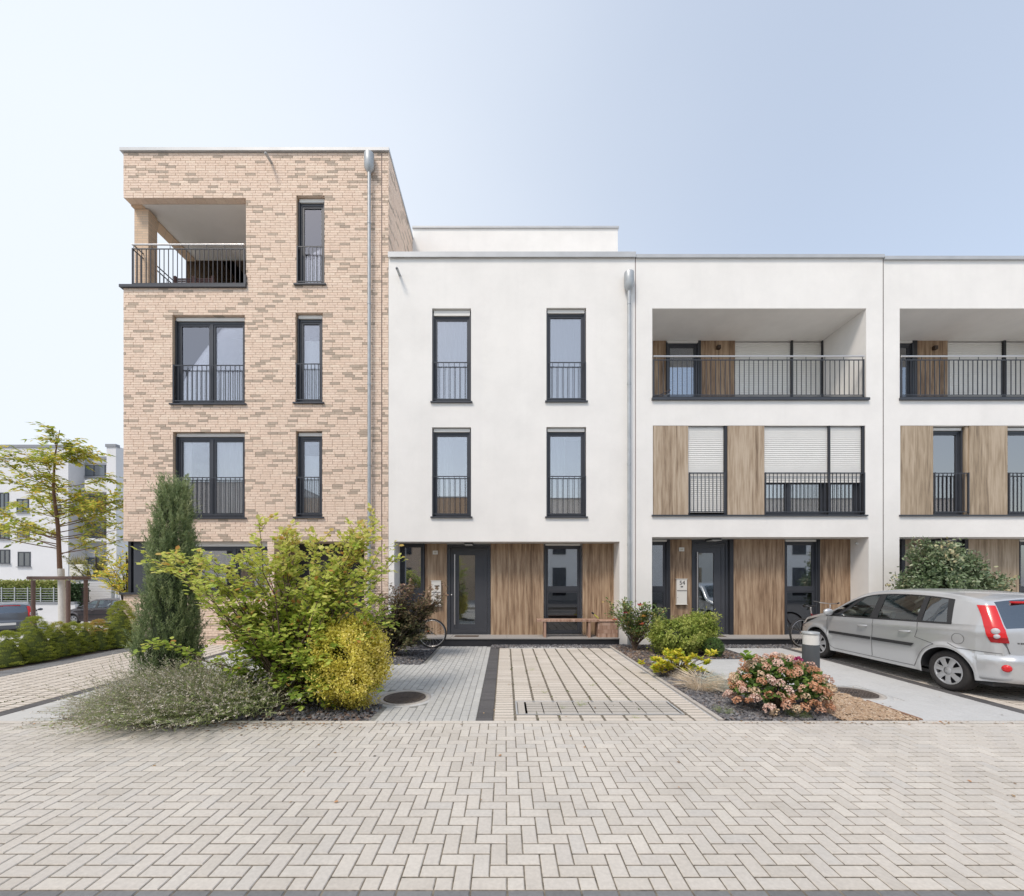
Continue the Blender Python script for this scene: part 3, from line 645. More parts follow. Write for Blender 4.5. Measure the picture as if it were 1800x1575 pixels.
# ---------- middle house (52)
hA = thing('terraced_house', (fx(900), D, 0), 'white three storey terraced house with four tall narrow windows and a roof terrace storey', 'house', 'white terraced houses')
XA0, XA1 = fx(683), fx(1116.2); ZT = fz(451)
wins = [(759.5,828,542,707),(960.5,1030.5,541,706),(759.5,828,751,909),(960.5,1030.5,750.5,909)]
RA = (fx(693), fx(1089), 0-.1, fz(952))
shell(hA, XA0, XA1, ZT, [(fx(a),fx(b),fz(d),fz(c),.15) for a,b,c,d in wins]+[(*RA, DR)])
for i,(a_,b_,c_,d_) in enumerate(wins):
    x0,x1,z0,z1 = fx(a_),fx(b_),fz(d_),fz(c_)
    cur = [(.0,1.0,.985,.0,None)] if i < 2 else None
    window(hA, x0+.012, x1-.012, z0+.01, z1-.01, D+.045, cur=[(-.05,1.05,1,-.0,mat('dim_voile',(.42,.45,.48),.9))] if i<2 else [(0,.5,1,0,mat('dim_voile',(.42,.45,.48),.9))], fr=.055, boxh=.14 if i == 0 else .09)
    sill(hA, x0, x1, D, z0+.012, d=.05)
    rz1 = z0+(.98 if i < 2 else 1.0)
    railing(hA, x0+.01, x1-.01, z0+.07, fz(636 if i < 2 else 836.5), D+.012, 6)
doorstep(hA, RA[0], RA[1])
yb = D+DR; zt = fz(956, DR); zb = GZ
recess_back(hA, RA[0], RA[1], -.1, RA[3], yb)
window(hA, rx(705,DR), rx(747,DR), rx(0,0)*0+fz(1040,DR), zt, yb-.1, fr=.06, transom=None, glass=M_GLASSD, low_dark=False, box=False, cur=[(0,1,1,0,mat('dim_voile',(.42,.45,.48),.9))])
a = MB(); a.box(rx(705,DR), rx(747,DR), yb-.05, yb+.02, zb, fz(1040,DR)); a.build('dark_panel', M_ANTH, hA)
cladding(hA, rx(747.5,DR), rx(786,DR), zb, zt, yb-.06, M_WOOD, 1)
door(hA, rx(787,DR), rx(862,DR), zb, zt-.03, yb-.04, rx(807,DR), rx(835,DR), fz(1097,DR), fz(976,DR), rx(800,DR))
cladding(hA, rx(863,DR), rx(955,DR), zb, zt+.0, yb-.08, M_WOOD, 3)
window(hA, rx(957,DR), rx(1021,DR), zb+.02, zt, yb-.08, transom=fz(1036,DR), fr=.05, glass=M_GLASSD, low_dark=True, boxh=.05)
cladding(hA, rx(1023,DR), rx(1082.5,DR), zb, zt+.0, yb-.09, M_WOOD, 2)
lamp_bar(hA, rx(824,.4), fz(952)-.0)
mailbox(hA, rx(768,DR), fz(1021,DR), yb-.06, w=.25, smudge=True); bell(hA, rx(766,DR), fz(971.5,DR), yb-.06)
a = MB(); a.lathe([(.001,-.05),(.035,-.04),(.04,0)], c=(rx(1086,.35),D+.4,fz(962,.35)), n=12, axis='x'); a.build('outdoor_socket', M_LAMPW, hA)
downspout(hA, 1103.5, 0.0, fz(513)); spout(hA, 702.5, 485)
a = MB(); a.box(XA0-.0,XA1+.01,D-.055,D+.42,ZT-.0,ZT+.085); a.box(XA0,XA1+.01,D-.06,D-.05,ZT-.05,ZT+.08); cp = a.build('parapet_coping', M_CAP, hA)
a = MB(); a.box(fx(697),fx(1086.5),D+.25,D+.275,ZT+.095,ZT+.13); 
for xx in np.arange(fx(699),fx(1086),.9): a.box(xx,xx+.03,D+.25,D+.275,ZT+.08,ZT+.1)
a.build('terrace_rail', M_ANTHD, hA)
# setback storey
sb = MB(); YS = D+2.72; s0, s1 = XA0+.0, (1086-X0)*YS/F; zs = H+(Y0-402)*YS/F
sb.box(s0, s1, YS, YS+5, ZT-.3, zs); sbo = sb.build('setback_storey', M_PLASTER, hA)
sb = MB(); sb.box(s0,s1+.03,YS-.04,YS+5.04,zs+.001,zs+.06); sb.build('setback_coping', M_CAP, sbo)
a = MB(); a.box(XA1+.002,XA1+.02,D+.0,D+.03,-.02,ZT-.04); a.build('expansion_joint', mat('joint_profile',(.20,.14,.13),.7), hA)
# ---------- houses 54 and 56
def loggia_house(x_left, name, label, num, o, ground, mid, logg, rt, spx=None, right=True):
    """o: pixel shift of the second one"""
    h = thing(name, (fx(x_left+200), D, 0), label, 'house', 'white terraced houses')
    xa, xb = fx(x_left), fx(x_left+434.2)
    zT = fz(rt); L0, L1 = fx(x_left+29), fx(x_left+405); LZ0, LZ1 = fz(702), fz(542)
    M0, M1 = fx(x_left+30), fx(x_left+403.5); MZ0, MZ1 = fz(905.5), fz(748)
    R0, R1 = fx(x_left+28.5), fx(x_left+409.5); RZ1 = fz(944)
    DL, DM = 1.5, .13
    shell(h, xa, xb, zT, [(L0,L1,LZ0,LZ1,DL),(M0,M1,MZ0,MZ1,DM),(R0,R1,-.1,RZ1,DR)])
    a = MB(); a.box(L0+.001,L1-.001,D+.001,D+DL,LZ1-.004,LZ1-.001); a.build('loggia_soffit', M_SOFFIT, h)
    a = MB(); a.box(L0,L1,D-.001,D+DL,LZ0,LZ0+.02); a.build('loggia_floor', M_PATH, h)
    a = MB(); a.box(L0-.02,L1+.05,D-.06,D+.12,LZ0-.03,LZ0+.03); a.box(L0,L1,D+.05,D+.12,LZ0+.03,LZ0+.10); a.build('loggia_sill', M_ANTH if not o else M_ANTH, h)
    railing(h, L0+.02, L1-.07, LZ0+.09, fz(632.5), D-.012, 43, handrail=True, gap=.075)
    recess_back(h, L0, L1, LZ0, LZ1, D+DL)
    yl = D+DL; zt = LZ1-.003; zf = LZ0+.02
    for it in logg(x_left):
        k = it[0]
        if k == 'wood': cladding(h, rx(it[1],DL), rx(it[2],DL), zf, zt, yl-.06, M_WOOD, it[3] if len(it)>3 else 1)
        if k == 'shut':
            shutter(h, rx(it[1],DL), rx(it[2],DL), zf+it[3], zt-.02, yl-.02)
            if it[3] > .1: window(h, rx(it[1],DL), rx(it[2],DL), zf, zf+it[3]+.1, yl-.0, mull=it[4], cur=[(0,.85,1,0,M_BLIND)], box=False, fr=.05, glass=M_GLASSD)
        if k == 'post':
            a = MB(); a.box(rx(it[1],DL),rx(it[2],DL),yl-.08,yl+.0,zf,zt-.005); a.build('guide_rail', M_ANTHD, h)
        if k == 'door': window(h, rx(it[1],DL), rx(it[2],DL), zf, zt-.0, yl-.1, fr=.07, low_dark=True, glass=M_GLASSD, cur=[(.0,.95,.32,0,M_LAMPW)])
        if k == 'lamp':
            a = MB(); a.box(rx(it[1],DL)-.045,rx(it[1],DL)+.045,yl-.15,yl-.06,fz(it[2],DL)-.05,fz(it[2],DL)+.05); a.build('wall_lamp', mat('bronze',(.05,.03,.02),.5), h)
    ym = D+.03
    for it in mid(x_left):
        k = it[0]; a0, b0 = fx(it[1],.03), fx(it[2],.03)
        if k == 'wood': cladding(h, a0, b0, MZ0+.005, MZ1-.005, ym-.025, M_WOODL if not o else M_WOODG, 1, th=.04)
        if k == 'shut':
            shutter(h, a0, b0, it[3], MZ1-.02, ym+.03)
        if k == 'win': window(h, a0, b0, MZ0+.01, it[3], ym+.05, mull=it[4], cur=it[5], box=it[6], fr=.06)
        if k == 'post': a = MB(); a.box(a0,b0,ym-.012,ym+.09,MZ0,MZ1-.003); a.build('guide_rail', M_ANTHD, h)
        if k == 'reveal': a = MB(); a.box(a0,b0,ym+.0,ym+.08,MZ0,MZ1-.003); a.build('reveal_panel', M_WOODG, h)
        if k == 'rail': railing(h, a0, b0, MZ0+.07, fz(831), D+.0, it[3], posts=it[4] if len(it)>4 else ())
    sill(h, M0, M1, D, MZ0+.004, d=.05)
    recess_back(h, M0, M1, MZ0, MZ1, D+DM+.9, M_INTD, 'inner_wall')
    # ground floor
    doorstep(h, R0, R1); recess_back(h, R0, R1, -.1, RZ1, yb)
    zt = fz(948.5, DR)
    for it in ground(x_left):
        k = it[0]; a0 = rx(it[1],DR); b0 = rx(it[2],DR) if len(it) > 2 else 0
        if k == 'wood': cladding(h, a0, b0, GZ, zt, yb-.09 if it[3] > 1 else yb-.06, M_WOOD if not o else M_WOODG, it[3])
        if k == 'win': window(h, a0, b0, GZ+.01, zt, yb-.08, transom=fz(1036,DR), fr=.05, glass=M_GLASSD, low_dark=True, boxh=.06)
        if k == 'post': a = MB(); a.box(a0,b0,yb-.1,yb+.02,GZ,zt); a.build('dark_post', M_ANTHD, h)
        if k == 'door': door(h, a0, b0, GZ, zt-.02, yb-.03, rx(it[3],DR), rx(it[4],DR), fz(1093,DR), fz(972,DR), rx(it[5],DR))
        if k == 'bell': bell(h, a0, fz(it[2],DR), yb-.06)
        if k == 'box': mailbox(h, a0, fz(it[2],DR), yb-.06, text=num)
        if k == 'lampbar': lamp_bar(h, rx(it[1],.4), RZ1, .25)
    a = MB(); a.lathe([(.001,-.05),(.035,-.04),(.04,0)], c=(R1-.0,D+.35,fz(955,.35)), n=12, axis='x'); a.build('outdoor_socket', M_LAMPW, h)
    a = MB(); a.box(xa,xb,D-.055,D+.42,zT,zT+.08); a.build('parapet_coping', M_CAP, h)
    if right: a = MB(); a.box(xb+.002,xb+.02,D,D+.03,-.02,zT-.03); a.build('expansion_joint', MATS['joint_profile'], h)
    return h
XB = 1117.6
def lg1(x): return [('wood',1147,1169),('door',1169.5,1226),('post',1226,1230),('wood',1230,1290,2),('lamp',1260,614),('shut',1291,1388,.40,()),('post',1388,1391),('shut',1391.5,1442,.40,()),('post',1442,1445)]
def md1(x):
    z = fz(846,.03)
    return [('wood',1148,1209),('shut',1210,1272.5,fz(899,.03)),('post',1273,1278),('wood',1278,1342.5),('shut',1343.5,1455.5,z),('post',1455.5,1459),('shut',1459.5,1514.5,z),('post',1514.8,1519.5),
            ('win',1343.5,1455.5,z+.05,(fx(1390,.03),),[(0,.36,1,0,None),(.45,1,1,0,None)],False),('win',1459.5,1515,z+.05,(),[(0,.6,1,0,None)],False),
            ('rail',1210.5,1273,8),('rail',1343.5,1518,24,(fx(1456.5,.03),))]
def gd1(x): return [('win',1140,1172),('post',1172,1175.5),('wood',1176,1214,1),('door',1215.5,1279,1228,1254.5,1223.5),('post',1279.2,1286),('wood',1286.5,1375,3),('win',1376.5,1433),('post',1433,1437),('wood',1437.5,1494,2),('bell',1196,966),('box',1195,1018),('lampbar',1256)]
hB = loggia_house(XB, 'terraced_house.001', 'white terraced house with closed white shutters, a loggia and the number 54 on its mailbox', '54', 0, gd1, md1, lg1, 455)
XC = 1552.5
def lg2(x): return [('door',1566,1600),('post',1600,1608),('wood',1608.5,1662,2),('lamp',1637,615),('shut',1663,1759,.03,()),('post',1759,1763),('shut',1763.5,1870,.03,())]
def md2(x):
    return [('wood',1580,1638.5),('win',1639.5,1696,MZT,(),[(0,.97,1,0,M_BLIND)],True),('reveal',1697,1702),('wood',1702,1769),('win',1770.5,1890,MZT,(fx(1835,.03),),[(0,.3,1,0,None),(.8,1,1,0,None)],True),('post',1890,1955),('rail',1640,1700.5,7),('rail',1770.5,1950,24)]
MZT = fz(750,.03)
def gd2(x): return [('wood',1586,1622,1),('post',1579,1585),('door',1624,1689,1636,1662,1631),('post',1689,1695),('wood',1696,1784,3),('win',1786,1845),('post',1845,1849),('wood',1850,1905,2),('bell',1607,962),('box',1600,1020),('lampbar',1664)]
hC = loggia_house(XC, 'terraced_house.002', 'white terraced house at the right edge with grey oak panels and a curtained tall window', None, 1, gd2, md2, lg2, 458, right=True)
# sunlounger on the loggia of 54
lc = thing('deck_chair', (fx(1165,.9), D+.9, fz(702)+.02), 'folding deck chair leaning behind the loggia railing of the house numbered 54', 'deck chair')
a = MB(); bx = lc.location.x; bz = lc.location.z; by = D+.9
for s_ in (-.22,.22):
    a.tube([(bx-.28,by+s_,bz+.33),(bx+.12,by+s_,bz+.52)],.016,8); a.tube([(bx-.3,by+s_,bz+.02),(bx+.36,by+s_,bz+.30)],.016,8); a.tube([(bx+.32,by+s_,bz+.02),(bx-.1,by+s_,bz+.36)],.016,8)
a.build('frame', mat('dark_teak',(.07,.05,.045),.6), lc)
a = MB(); a.grid([[(bx-.28+.1*i,by+y_,bz+.31+.035*i-(.02*(1-abs(i-2)/2))) for i in range(5)] for y_ in (-.2,.2)]); a.build('seat_sling', mat('sling',(.62,.66,.74),.8), lc)

# ---------- brick house
hD = thing('brick_house', (fx(450), D, 0), 'four storey tan clinker brick house with a corner roof loggia and dark window frames', 'house')
XD0, XD1 = fx(217), XA0-.004; ZD = fz(268)
bw = [(521,570.5,343,501),(303,430.5,553,711),(519.5,567,549,709),(304,430.5,758,911),(520,566.5,757,910)]
LG = (XD0, fx(432.5), fz(503), fz(347))
GR = (XD0, fx(470), fz(1045), fz(950.5))       # corner glazing
EN = (fx(482), fx(640), -.1, fz(950.5))        # entrance recess
holes = [(fx(a),fx(b),fz(d),fz(c),.16) for a,b,c,d in bw]
core = MB()
YW = D+.0
allh = holes+[(*LG,2.1),(*GR,.18),(*EN,1.1)]
# front core (mortar) slightly behind the brick faces
XX = fx(671)
wall_grid(core, XD0, XD1, -.1, ZD, YW+.010, allh, 0)
yb2 = D+9.5; z0_ = -1.1
core.quad((XD0,YW+.01,ZD),(XD1,YW+.01,ZD),(XD1,yb2,ZD),(XD0,yb2,ZD))
core.quad((XD1,YW+.01,z0_),(XD1,yb2,z0_),(XD1,yb2,ZD),(XD1,YW+.01,ZD))
core.quad((XD0,yb2,z0_),(XD0,yb2,ZD),(XD1,yb2,ZD),(XD1,yb2,z0_))
wall = core.build('mortar_wall', M_MORTAR, hD)
M_BTEX = bpy.data.materials.new('brick_return'); M_BTEX.use_nodes = True; _t = M_BTEX.node_tree; _b = _t.nodes['Principled BSDF']; _b.inputs['Roughness'].default_value = .85
_p = N(_t,'ShaderNodeNewGeometry'); _s = N(_t,'ShaderNodeSeparateXYZ'); _a = N(_t,'ShaderNodeMath',operation='ADD'); _cx = N(_t,'ShaderNodeCombineXYZ'); _br = N(_t,'ShaderNodeTexBrick')
_t.links.new(_p.outputs['Position'],_s.inputs[0]); _t.links.new(_s.outputs[0],_a.inputs[0]); _t.links.new(_s.outputs[1],_a.inputs[1]); _t.links.new(_a.outputs[0],_cx.inputs[0]); _t.links.new(_s.outputs[2],_cx.inputs[1]); _t.links.new(_cx.outputs[0],_br.inputs['Vector'])
_br.offset=.5; _br.inputs['Scale'].default_value=1; _br.inputs['Brick Width'].default_value=.25; _br.inputs['Row Height'].default_value=.0625; _br.inputs['Mortar Size'].default_value=.006
_br.inputs['Color1'].default_value=(.63,.46,.32,1); _br.inputs['Color2'].default_value=(.42,.32,.235,1); _br.inputs['Mortar'].default_value=(.44,.36,.28,1); _br.inputs['Bias'].default_value=-.55
_t.links.new(_br.outputs['Color'],_b.inputs['Base Color'])
# side wall towards the street, left: with the loggia opening and the corner window opening
def yzquad(mb, x, y0, y1, z0, z1, m=0): mb.quad((x,y1,z0),(x,y0,z0),(x,y0,z1),(x,y1,z1), m)
a = MB(); yzquad(a, XD0, D+.01, yb2, z0_, GR[2]); yzquad(a, XD0, D+1.5, yb2, GR[2], GR[3]); yzquad(a, XD0, D+.01, yb2, GR[3], LG[2]); yzquad(a, XD0, D+2.1, yb2, LG[2], LG[3]); yzquad(a, XD0, D+.01, yb2, LG[3], ZD)
a.build('side_wall', M_BTEX, hD)
# bricks of the front
def brickrun(x0, x1, z0, z1, holes, seed, jit=True):
    rg = np.random.default_rng(seed); out = []; k0 = math.floor(z0/.0625); nrow = math.ceil((z1-z0)/.0625)
    for r in range(nrow):
        zz0, zz1 = z0+r*.0625+.004, min(z0+(r+1)*.0625-.004, z1)
        if zz1-zz0 < .02: continue
        off = rg.choice([0,.0625,.125,.1875]); n = int((x1-x0)/.25)+2
        for i in range(-1, n):
            xa, xb = x0+i*.25-off+.005+.25, x0+(i+1)*.25-off-.005+.25
            segs = [(max(xa,x0+.001), min(xb,x1-.001))]
            cz = (zz0+zz1)/2
            for h in holes:
                if h[2] < cz < h[3]:
                    ns = []
                    for s0, s1 in segs:
                        if h[1] <= s0 or h[0] >= s1: ns.append((s0,s1))
                        else:
                            if s0 < h[0]: ns.append((s0,h[0]))
                            if s1 > h[1]: ns.append((h[1],s1))
                    segs = ns
            for s0, s1 in segs:
                if s1-s0 > .02: out.append((s0,s1,zz0,zz1))
    return out
bh = [(h[0],h[1],h[2],h[3]) for h in allh]+[(XX-.012,XX+.012,-1,20)]
br = brickrun(XD0, XD1, -.1, ZD-.002, bh, 11)
# keep visual vertical brick bands above openings as they come; individuals: the ones nearest the lens and free of shrubs
br.sort(key=lambda b: (0 if b[1]-b[0] > .2 else 1, (abs((b[0]+b[1])/2+4.2)*.5+abs((b[2]+b[3])/2-4.0))))
rgb = np.random.default_rng(5); cachem = {}
for b in br[:300]:
    k = round(b[1]-b[0],3)
    if k not in cachem:
        q = MB(); q.box(-k/2,k/2,0,.013,-(b[3]-b[2])/2,(b[3]-b[2])/2); cachem[k] = q.mesh('brick', M_BRICK)
    inst('brick', cachem[k], ((b[0]+b[1])/2, D-.003+rgb.uniform(-.0015,.0015), (b[2]+b[3])/2), hD)
def bricks_mesh(lst, f, name):
    q = MB()
    for b in lst:
        x0,x1,z0,z1 = b; e = rgb.uniform(-.0015,.0015); A = lambda x,z,d: f(x,z,d)
        vs = [A(x0,z0,-.003+e),A(x1,z0,-.003+e),A(x1,z1,-.003+e),A(x0,z1,-.003+e),A(x0,z0,.011),A(x1,z0,.011),A(x1,z1,.011),A(x0,z1,.011)]
        q.add(vs, [(0,1,2,3),(1,0,4,5),(2,1,5,6),(3,2,6,7),(0,3,7,4)], 0, False, rgb.random()*.999+.0005)
    o = q.build(name, M_BRICK, hD); o['kind'] = 'stuff'; return o
bricks_mesh(br[300:], lambda x,z,d: (x,D+d,z), 'brick_field')
sideb = brickrun(D+.0, D+2.74, ZT+.06, ZD-.002, [], 12)
bricks_mesh(sideb, lambda x,z,d: (XD1+.012-d-.006,x,z), 'side_brick_field')
a = MB(); a.box(XX-.008,XX+.008,D-.001,D+.02,-.05,ZD-.02); a.build('expansion_joint', MATS['joint_profile'], hD)
# vertical soldier underside under the roof band and lintels
def lintel(x0, x1, z, y0=D+.0, dp=.16, seed=1):
    rg = np.random.default_rng(seed); 
    xx = x0+.004; first = None
    q = {}
    while xx < x1-.01:
        w = min(.242, x1-xx-.004); k = round(w,3)
        if w > .03:
            if k not in q: m_ = MB(); m_.box(-k/2,k/2,.0,dp-.02,-.004,.0); q[k] = m_.mesh('lintel_brick', M_BRICK)
            inst('lintel_brick', q[k], (xx+w/2, y0, z), hD)
        xx += .25
lintel(LG[0], LG[1], LG[3]-.001, seed=3, dp=.20)
for h in holes: lintel(h[0], h[1], h[3]-.001, seed=4)
# reveals in brick
a = MB()
for h in holes+[(*EN,1.1)]:
    for xs_ in (h[0]+.002, h[1]-.002): a.quad((xs_,D-.001,h[2]),(xs_,D+h[4],h[2]),(xs_,D+h[4],h[3]),(xs_,D-.001,h[3]))
a.build('brick_reveals', M_BTEX, hD)
# roof coping
a = MB(); a.box(XD0-.05,XD1+.03,D-.06,D+.45,ZD,ZD+.075); a.box(XD1-.35,XD1+.03,D+.45,yb2,ZD,ZD+.072); a.box(XD0-.05,XD0+.4,D+.45,yb2,ZD,ZD+.072); a.build('roof_coping', M_CAP, hD)
# loggia: soffit, column, side beam, back wall, floor
YL = D+2.1
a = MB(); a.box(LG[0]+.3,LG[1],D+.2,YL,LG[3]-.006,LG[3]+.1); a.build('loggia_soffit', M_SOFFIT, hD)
a = MB(); a.box(LG[0]+.0,LG[0]+.30,D+.21,YL,LG[3]-.03,LG[3]+.2); a.build('side_beam', M_BTEX, hD)
a = MB(); a.box(XD0+.01,XD0+.37,D+.30,D+.58,LG[2],LG[3]-.03); a.build('loggia_column', M_BTEX, hD)
a = MB(); a.box(fx(342),LG[1]+.1,YL+.001,YL+.05,LG[2],LG[3]); a.build('loggia_back_wall', M_PLASTER, hD)
a = MB(); a.box(LG[0],LG[1]+.1,D+.0,YL,LG[2]-.1,LG[2]+.01); a.build('loggia_floor', M_PATH, hD)
a = MB(); a.box(XD0-.06,LG[1]+.02,D-.065,D+.15,LG[2]-.055,LG[2]+.012); a.box(XD0-.06,XD0+.15,D+.15,YL,LG[2]-.055,LG[2]+.012); a.box(LG[1]-.03,LG[1]+.02,D-.05,D+.1,LG[2]+.012,LG[2]+.26); a.build('loggia_sill', M_ANTH, hD)
railing(hD, fx(234), LG[1]-.02, LG[2]+.04, fz(438), D-.02, 24, handrail=True, gap=.09)
rs = MB(); xr = fx(234)
for z in (LG[2]+.04, fz(438)-.02, fz(431)): rs.box(xr-.01,xr+.01,D-.02,YL+.3,z,z+.022)
for i in range(1,19): rs.box(xr-.006,xr+.006,D-.02+i*.12-.008,D-.02+i*.12+.008,LG[2]+.06,fz(438)-.02)
rs.build('side_railing', M_ANTH, hD)
for i,h in enumerate(holes):
    x0,x1,z0,z1 = h[:4]; wide = x1-x0 > 1.2
    if i == 0: cur = [(0,.97,.36,0,None)]
    elif i == 1: cur = [(0,.42,1,0,None),(.9,1,1,0,None),(.5,.95,.40,0,None)]
    elif i == 3: cur = [(.47,1,1,0,None),(.0,.14,1,0,None)]
    else: cur = [(0,1,.74,0,M_BLIND)]
    window(hD, x0+.015, x1-.015, z0+.03, z1-.02, D+.07, mull=((x0+x1)/2-.0,) if wide else (), glass=M_GLASSC, cur=cur, fr=.075, boxh=.09)
    sill(hD, x0, x1, D, z0+.018, d=.055, ov=.05)
    railing(hD, x0+.01, x1-.01, z0+.085, [fz(432),fz(641),fz(638.5),fz(838.5),fz(838)][i], D+.015, 14 if wide else 6)
# ground floor corner window
x0,x1,z0,z1 = GR; yw = D+.12
a = MB(); a.box(x0-.06,x1,D-.06,D+.2,z0-.0,z0+.045); a.box(x0-.06,x0+.2,D+.2,D+1.5,z0,z0+.045); a.build('window_sill', M_ANTH, hD)
a = MB(); a.box(XD0+.15,fx(256),yw,yw+.25,z0+.045,z1-.003); a.build('corner_panel', mat('corner_panel_grey',(.05,.055,.065),.45,noise=.2,nscale=2), hD)
window(hD, fx(256), fx(335), z0+.045, z1-.003, yw, fr=.06, glass=M_GLASSD, boxh=.13, cur=[(0,.35,1,0,None)])
window(hD, fx(335)+.01, x1-.005, z0+.045, z1-.003, yw, fr=.07, mull=(fx(405),), glass=M_GLASS, boxh=.13)
a = MB(); a.box(XD0+.01,XD0+.08,yw,yw+.15,z0,z1); a.build('corner_frame', M_ANTHD, hD)
a = MB(); strips(a, D+.2, D+1.5, z0+.05, z1, XD0+.1, .0, .06) if False else a.box(XD0+.12,XD0+.16,D+.3,D+1.5,z0,z1); a.build('side_pane', M_GLASSD, hD)
a = MB(); a.box(XD0+.01,fx(470),D+1.5,D+1.6,-.1,z1+.2); a.build('inner_wall', M_INT, hD)
# entrance recess with dark door
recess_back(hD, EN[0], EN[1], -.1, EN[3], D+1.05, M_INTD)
door(hD, EN[0]+.25, EN[0]+1.35, .15, EN[3]-.05, D+1.0, EN[0]+.55, EN[0]+.85, .5, 2.0, EN[0]+.45)
a = MB(); a.box(EN[0],EN[1],D+.02,D+1.05,-.1,.15); a.build('step_base', MATS['granite_step'], hD)
downspout(hD, 651.5, 0.0, fz(307)); spout(hD, 477.5, 288)
# garden table and benches on the brick house loggia
def slat_bench(x0, x1, y, z, label):
    t = thing('slatted_bench', ((x0+x1)/2, y, z), label, 'bench', 'teak furniture on the roof loggia'); m = mat('red_teak',(.12,.055,.045),.6,noise=.2,nscale=20)
    a = MB(); 
    for s in range(3):
        xx = x0+(x1-x0)*s/2; a.box(xx-.03,xx+.03,y-.03,y+.03,z,z+.98)
    a.build('frame', m, t)
    q = MB(); q.box(-(x1-x0)/2+.03,(x1-x0)/2-.03,-.01,.01,-.018,.018); me = q.mesh('slat', m)
    for i in range(8): inst('slat', me, ((x0+x1)/2, y-.02+.008*i, z+.50+i*.062), t)
    a = MB(); a.box(x0,x1,y-.5,y,z+.42,z+.46); a.build('seat', m, t)
slat_bench(fx(306,1.0)-.0, fx(372,1.0), D+1.05, LG[2]+.01, 'red brown slatted bench at the left on the roof loggia, seen through the railing')
slat_bench(fx(376,1.2), fx(440,1.2), D+1.3, LG[2]+.01, 'red brown slatted bench at the right on the roof loggia, seen through the railing')

# ---------- opposite side of the street (seen in the window reflections)
def opp(x0, x1, zt, label, m, seed):
    h = thing('facing_house', ((x0+x1)/2, -9.5, 0), label, 'house', 'houses across the street')
    a = MB(); a.box(x0,x1,-18,-9.5,-.1,zt); a.build('wall', m, h)
    a = MB(); a.box(x0-.03,x1+.03,-18.05,-9.44,zt+.001,zt+.09); a.build('coping', M_CAP, h)
    n = int((x1-x0)/3.1); 
    for i in range(n):
        xx = x0+1.6+i*3.1
        for zz in (.3, 3.4):
            if zz+2.1 > zt: continue
            a = MB(); a.box(xx-.5,xx+.5,-9.5,-9.44,zz,zz+2.1); w = a.build('window', M_ANTH, h)
            a = MB(); a.box(xx-.42,xx+.42,-9.44,-9.425,zz+.08,zz+2.02); a.build('pane', M_INTD, w)
            if m is M_PLASTER and i % 2 == 0:
                a = MB(); a.box(xx+.55,xx+1.5,-9.5,-9.46,zz,zz+2.1); a.build('cladding_panel', M_WOODL, h)
for (x0,x1,zt,lb,m) in ((-34,-16,8.6,'white house across the street mirrored in the left windows',M_PLASTER),(-15.4,-1.2,7.5,'brick house across the street mirrored in the windows of the white house',M_BTEX),(-.6,17,7.4,'white house across the street mirrored in the right windows',M_PLASTER),(17.6,34,7.4,'white house far right across the street mirrored in the shutters side windows',M_PLASTER)):
    opp(x0,x1,zt,lb,m,1)
# ================================================================ cars
def lin(pts, x):
    if x <= pts[0][0]: return pts[0][1]
    for (a, b), (c, d) in zip(pts, pts[1:]):
        if x <= c: return b+(d-b)*(x-a)/(c-a)
    return pts[-1][1]
def smooth_poly(pts, n=5):
    """Catmull-Rom through points"""
    P = [Vector(p) for p in pts]; P = [P[0]*2-P[1]]+P+[P[-1]*2-P[-2]]; out = []
    for i in range(1, len(P)-2):
        for k in range(n):
            t = k/n; a,b,c,d = P[i-1:i+3]
            out.append(.5*((2*b)+(c-a)*t+(2*a-5*b+4*c-d)*t*t+(3*b-a-3*c+d)*t**3))
    out.append(P[-2]); return out
M_TYRE = mat('tyre_rubber', (.028,.026,.026), .85, noise=.2, nscale=30)
M_CHUB = mat('hubcap_silver', (.50,.51,.53), .35, metal=.6)
M_BLACKP = mat('black_plastic', (.028,.029,.032), .5)
M_REDL = mat('tail_lamp_red', (.60,.018,.022), .22, coat=.25, spec=.5)
M_WHL = mat('reversing_lamp', (.50,.49,.52), .4)
M_CGL = glassmat('car_glass', .07, (.72,.88,.84), gloss=(.95,.98,1))
M_CGLD = glassmat('privacy_glass', .20, (.30,.34,.37), gloss=(.8,.88,.95))
M_SEAT = mat('car_seat', (.11,.12,.125), .9)
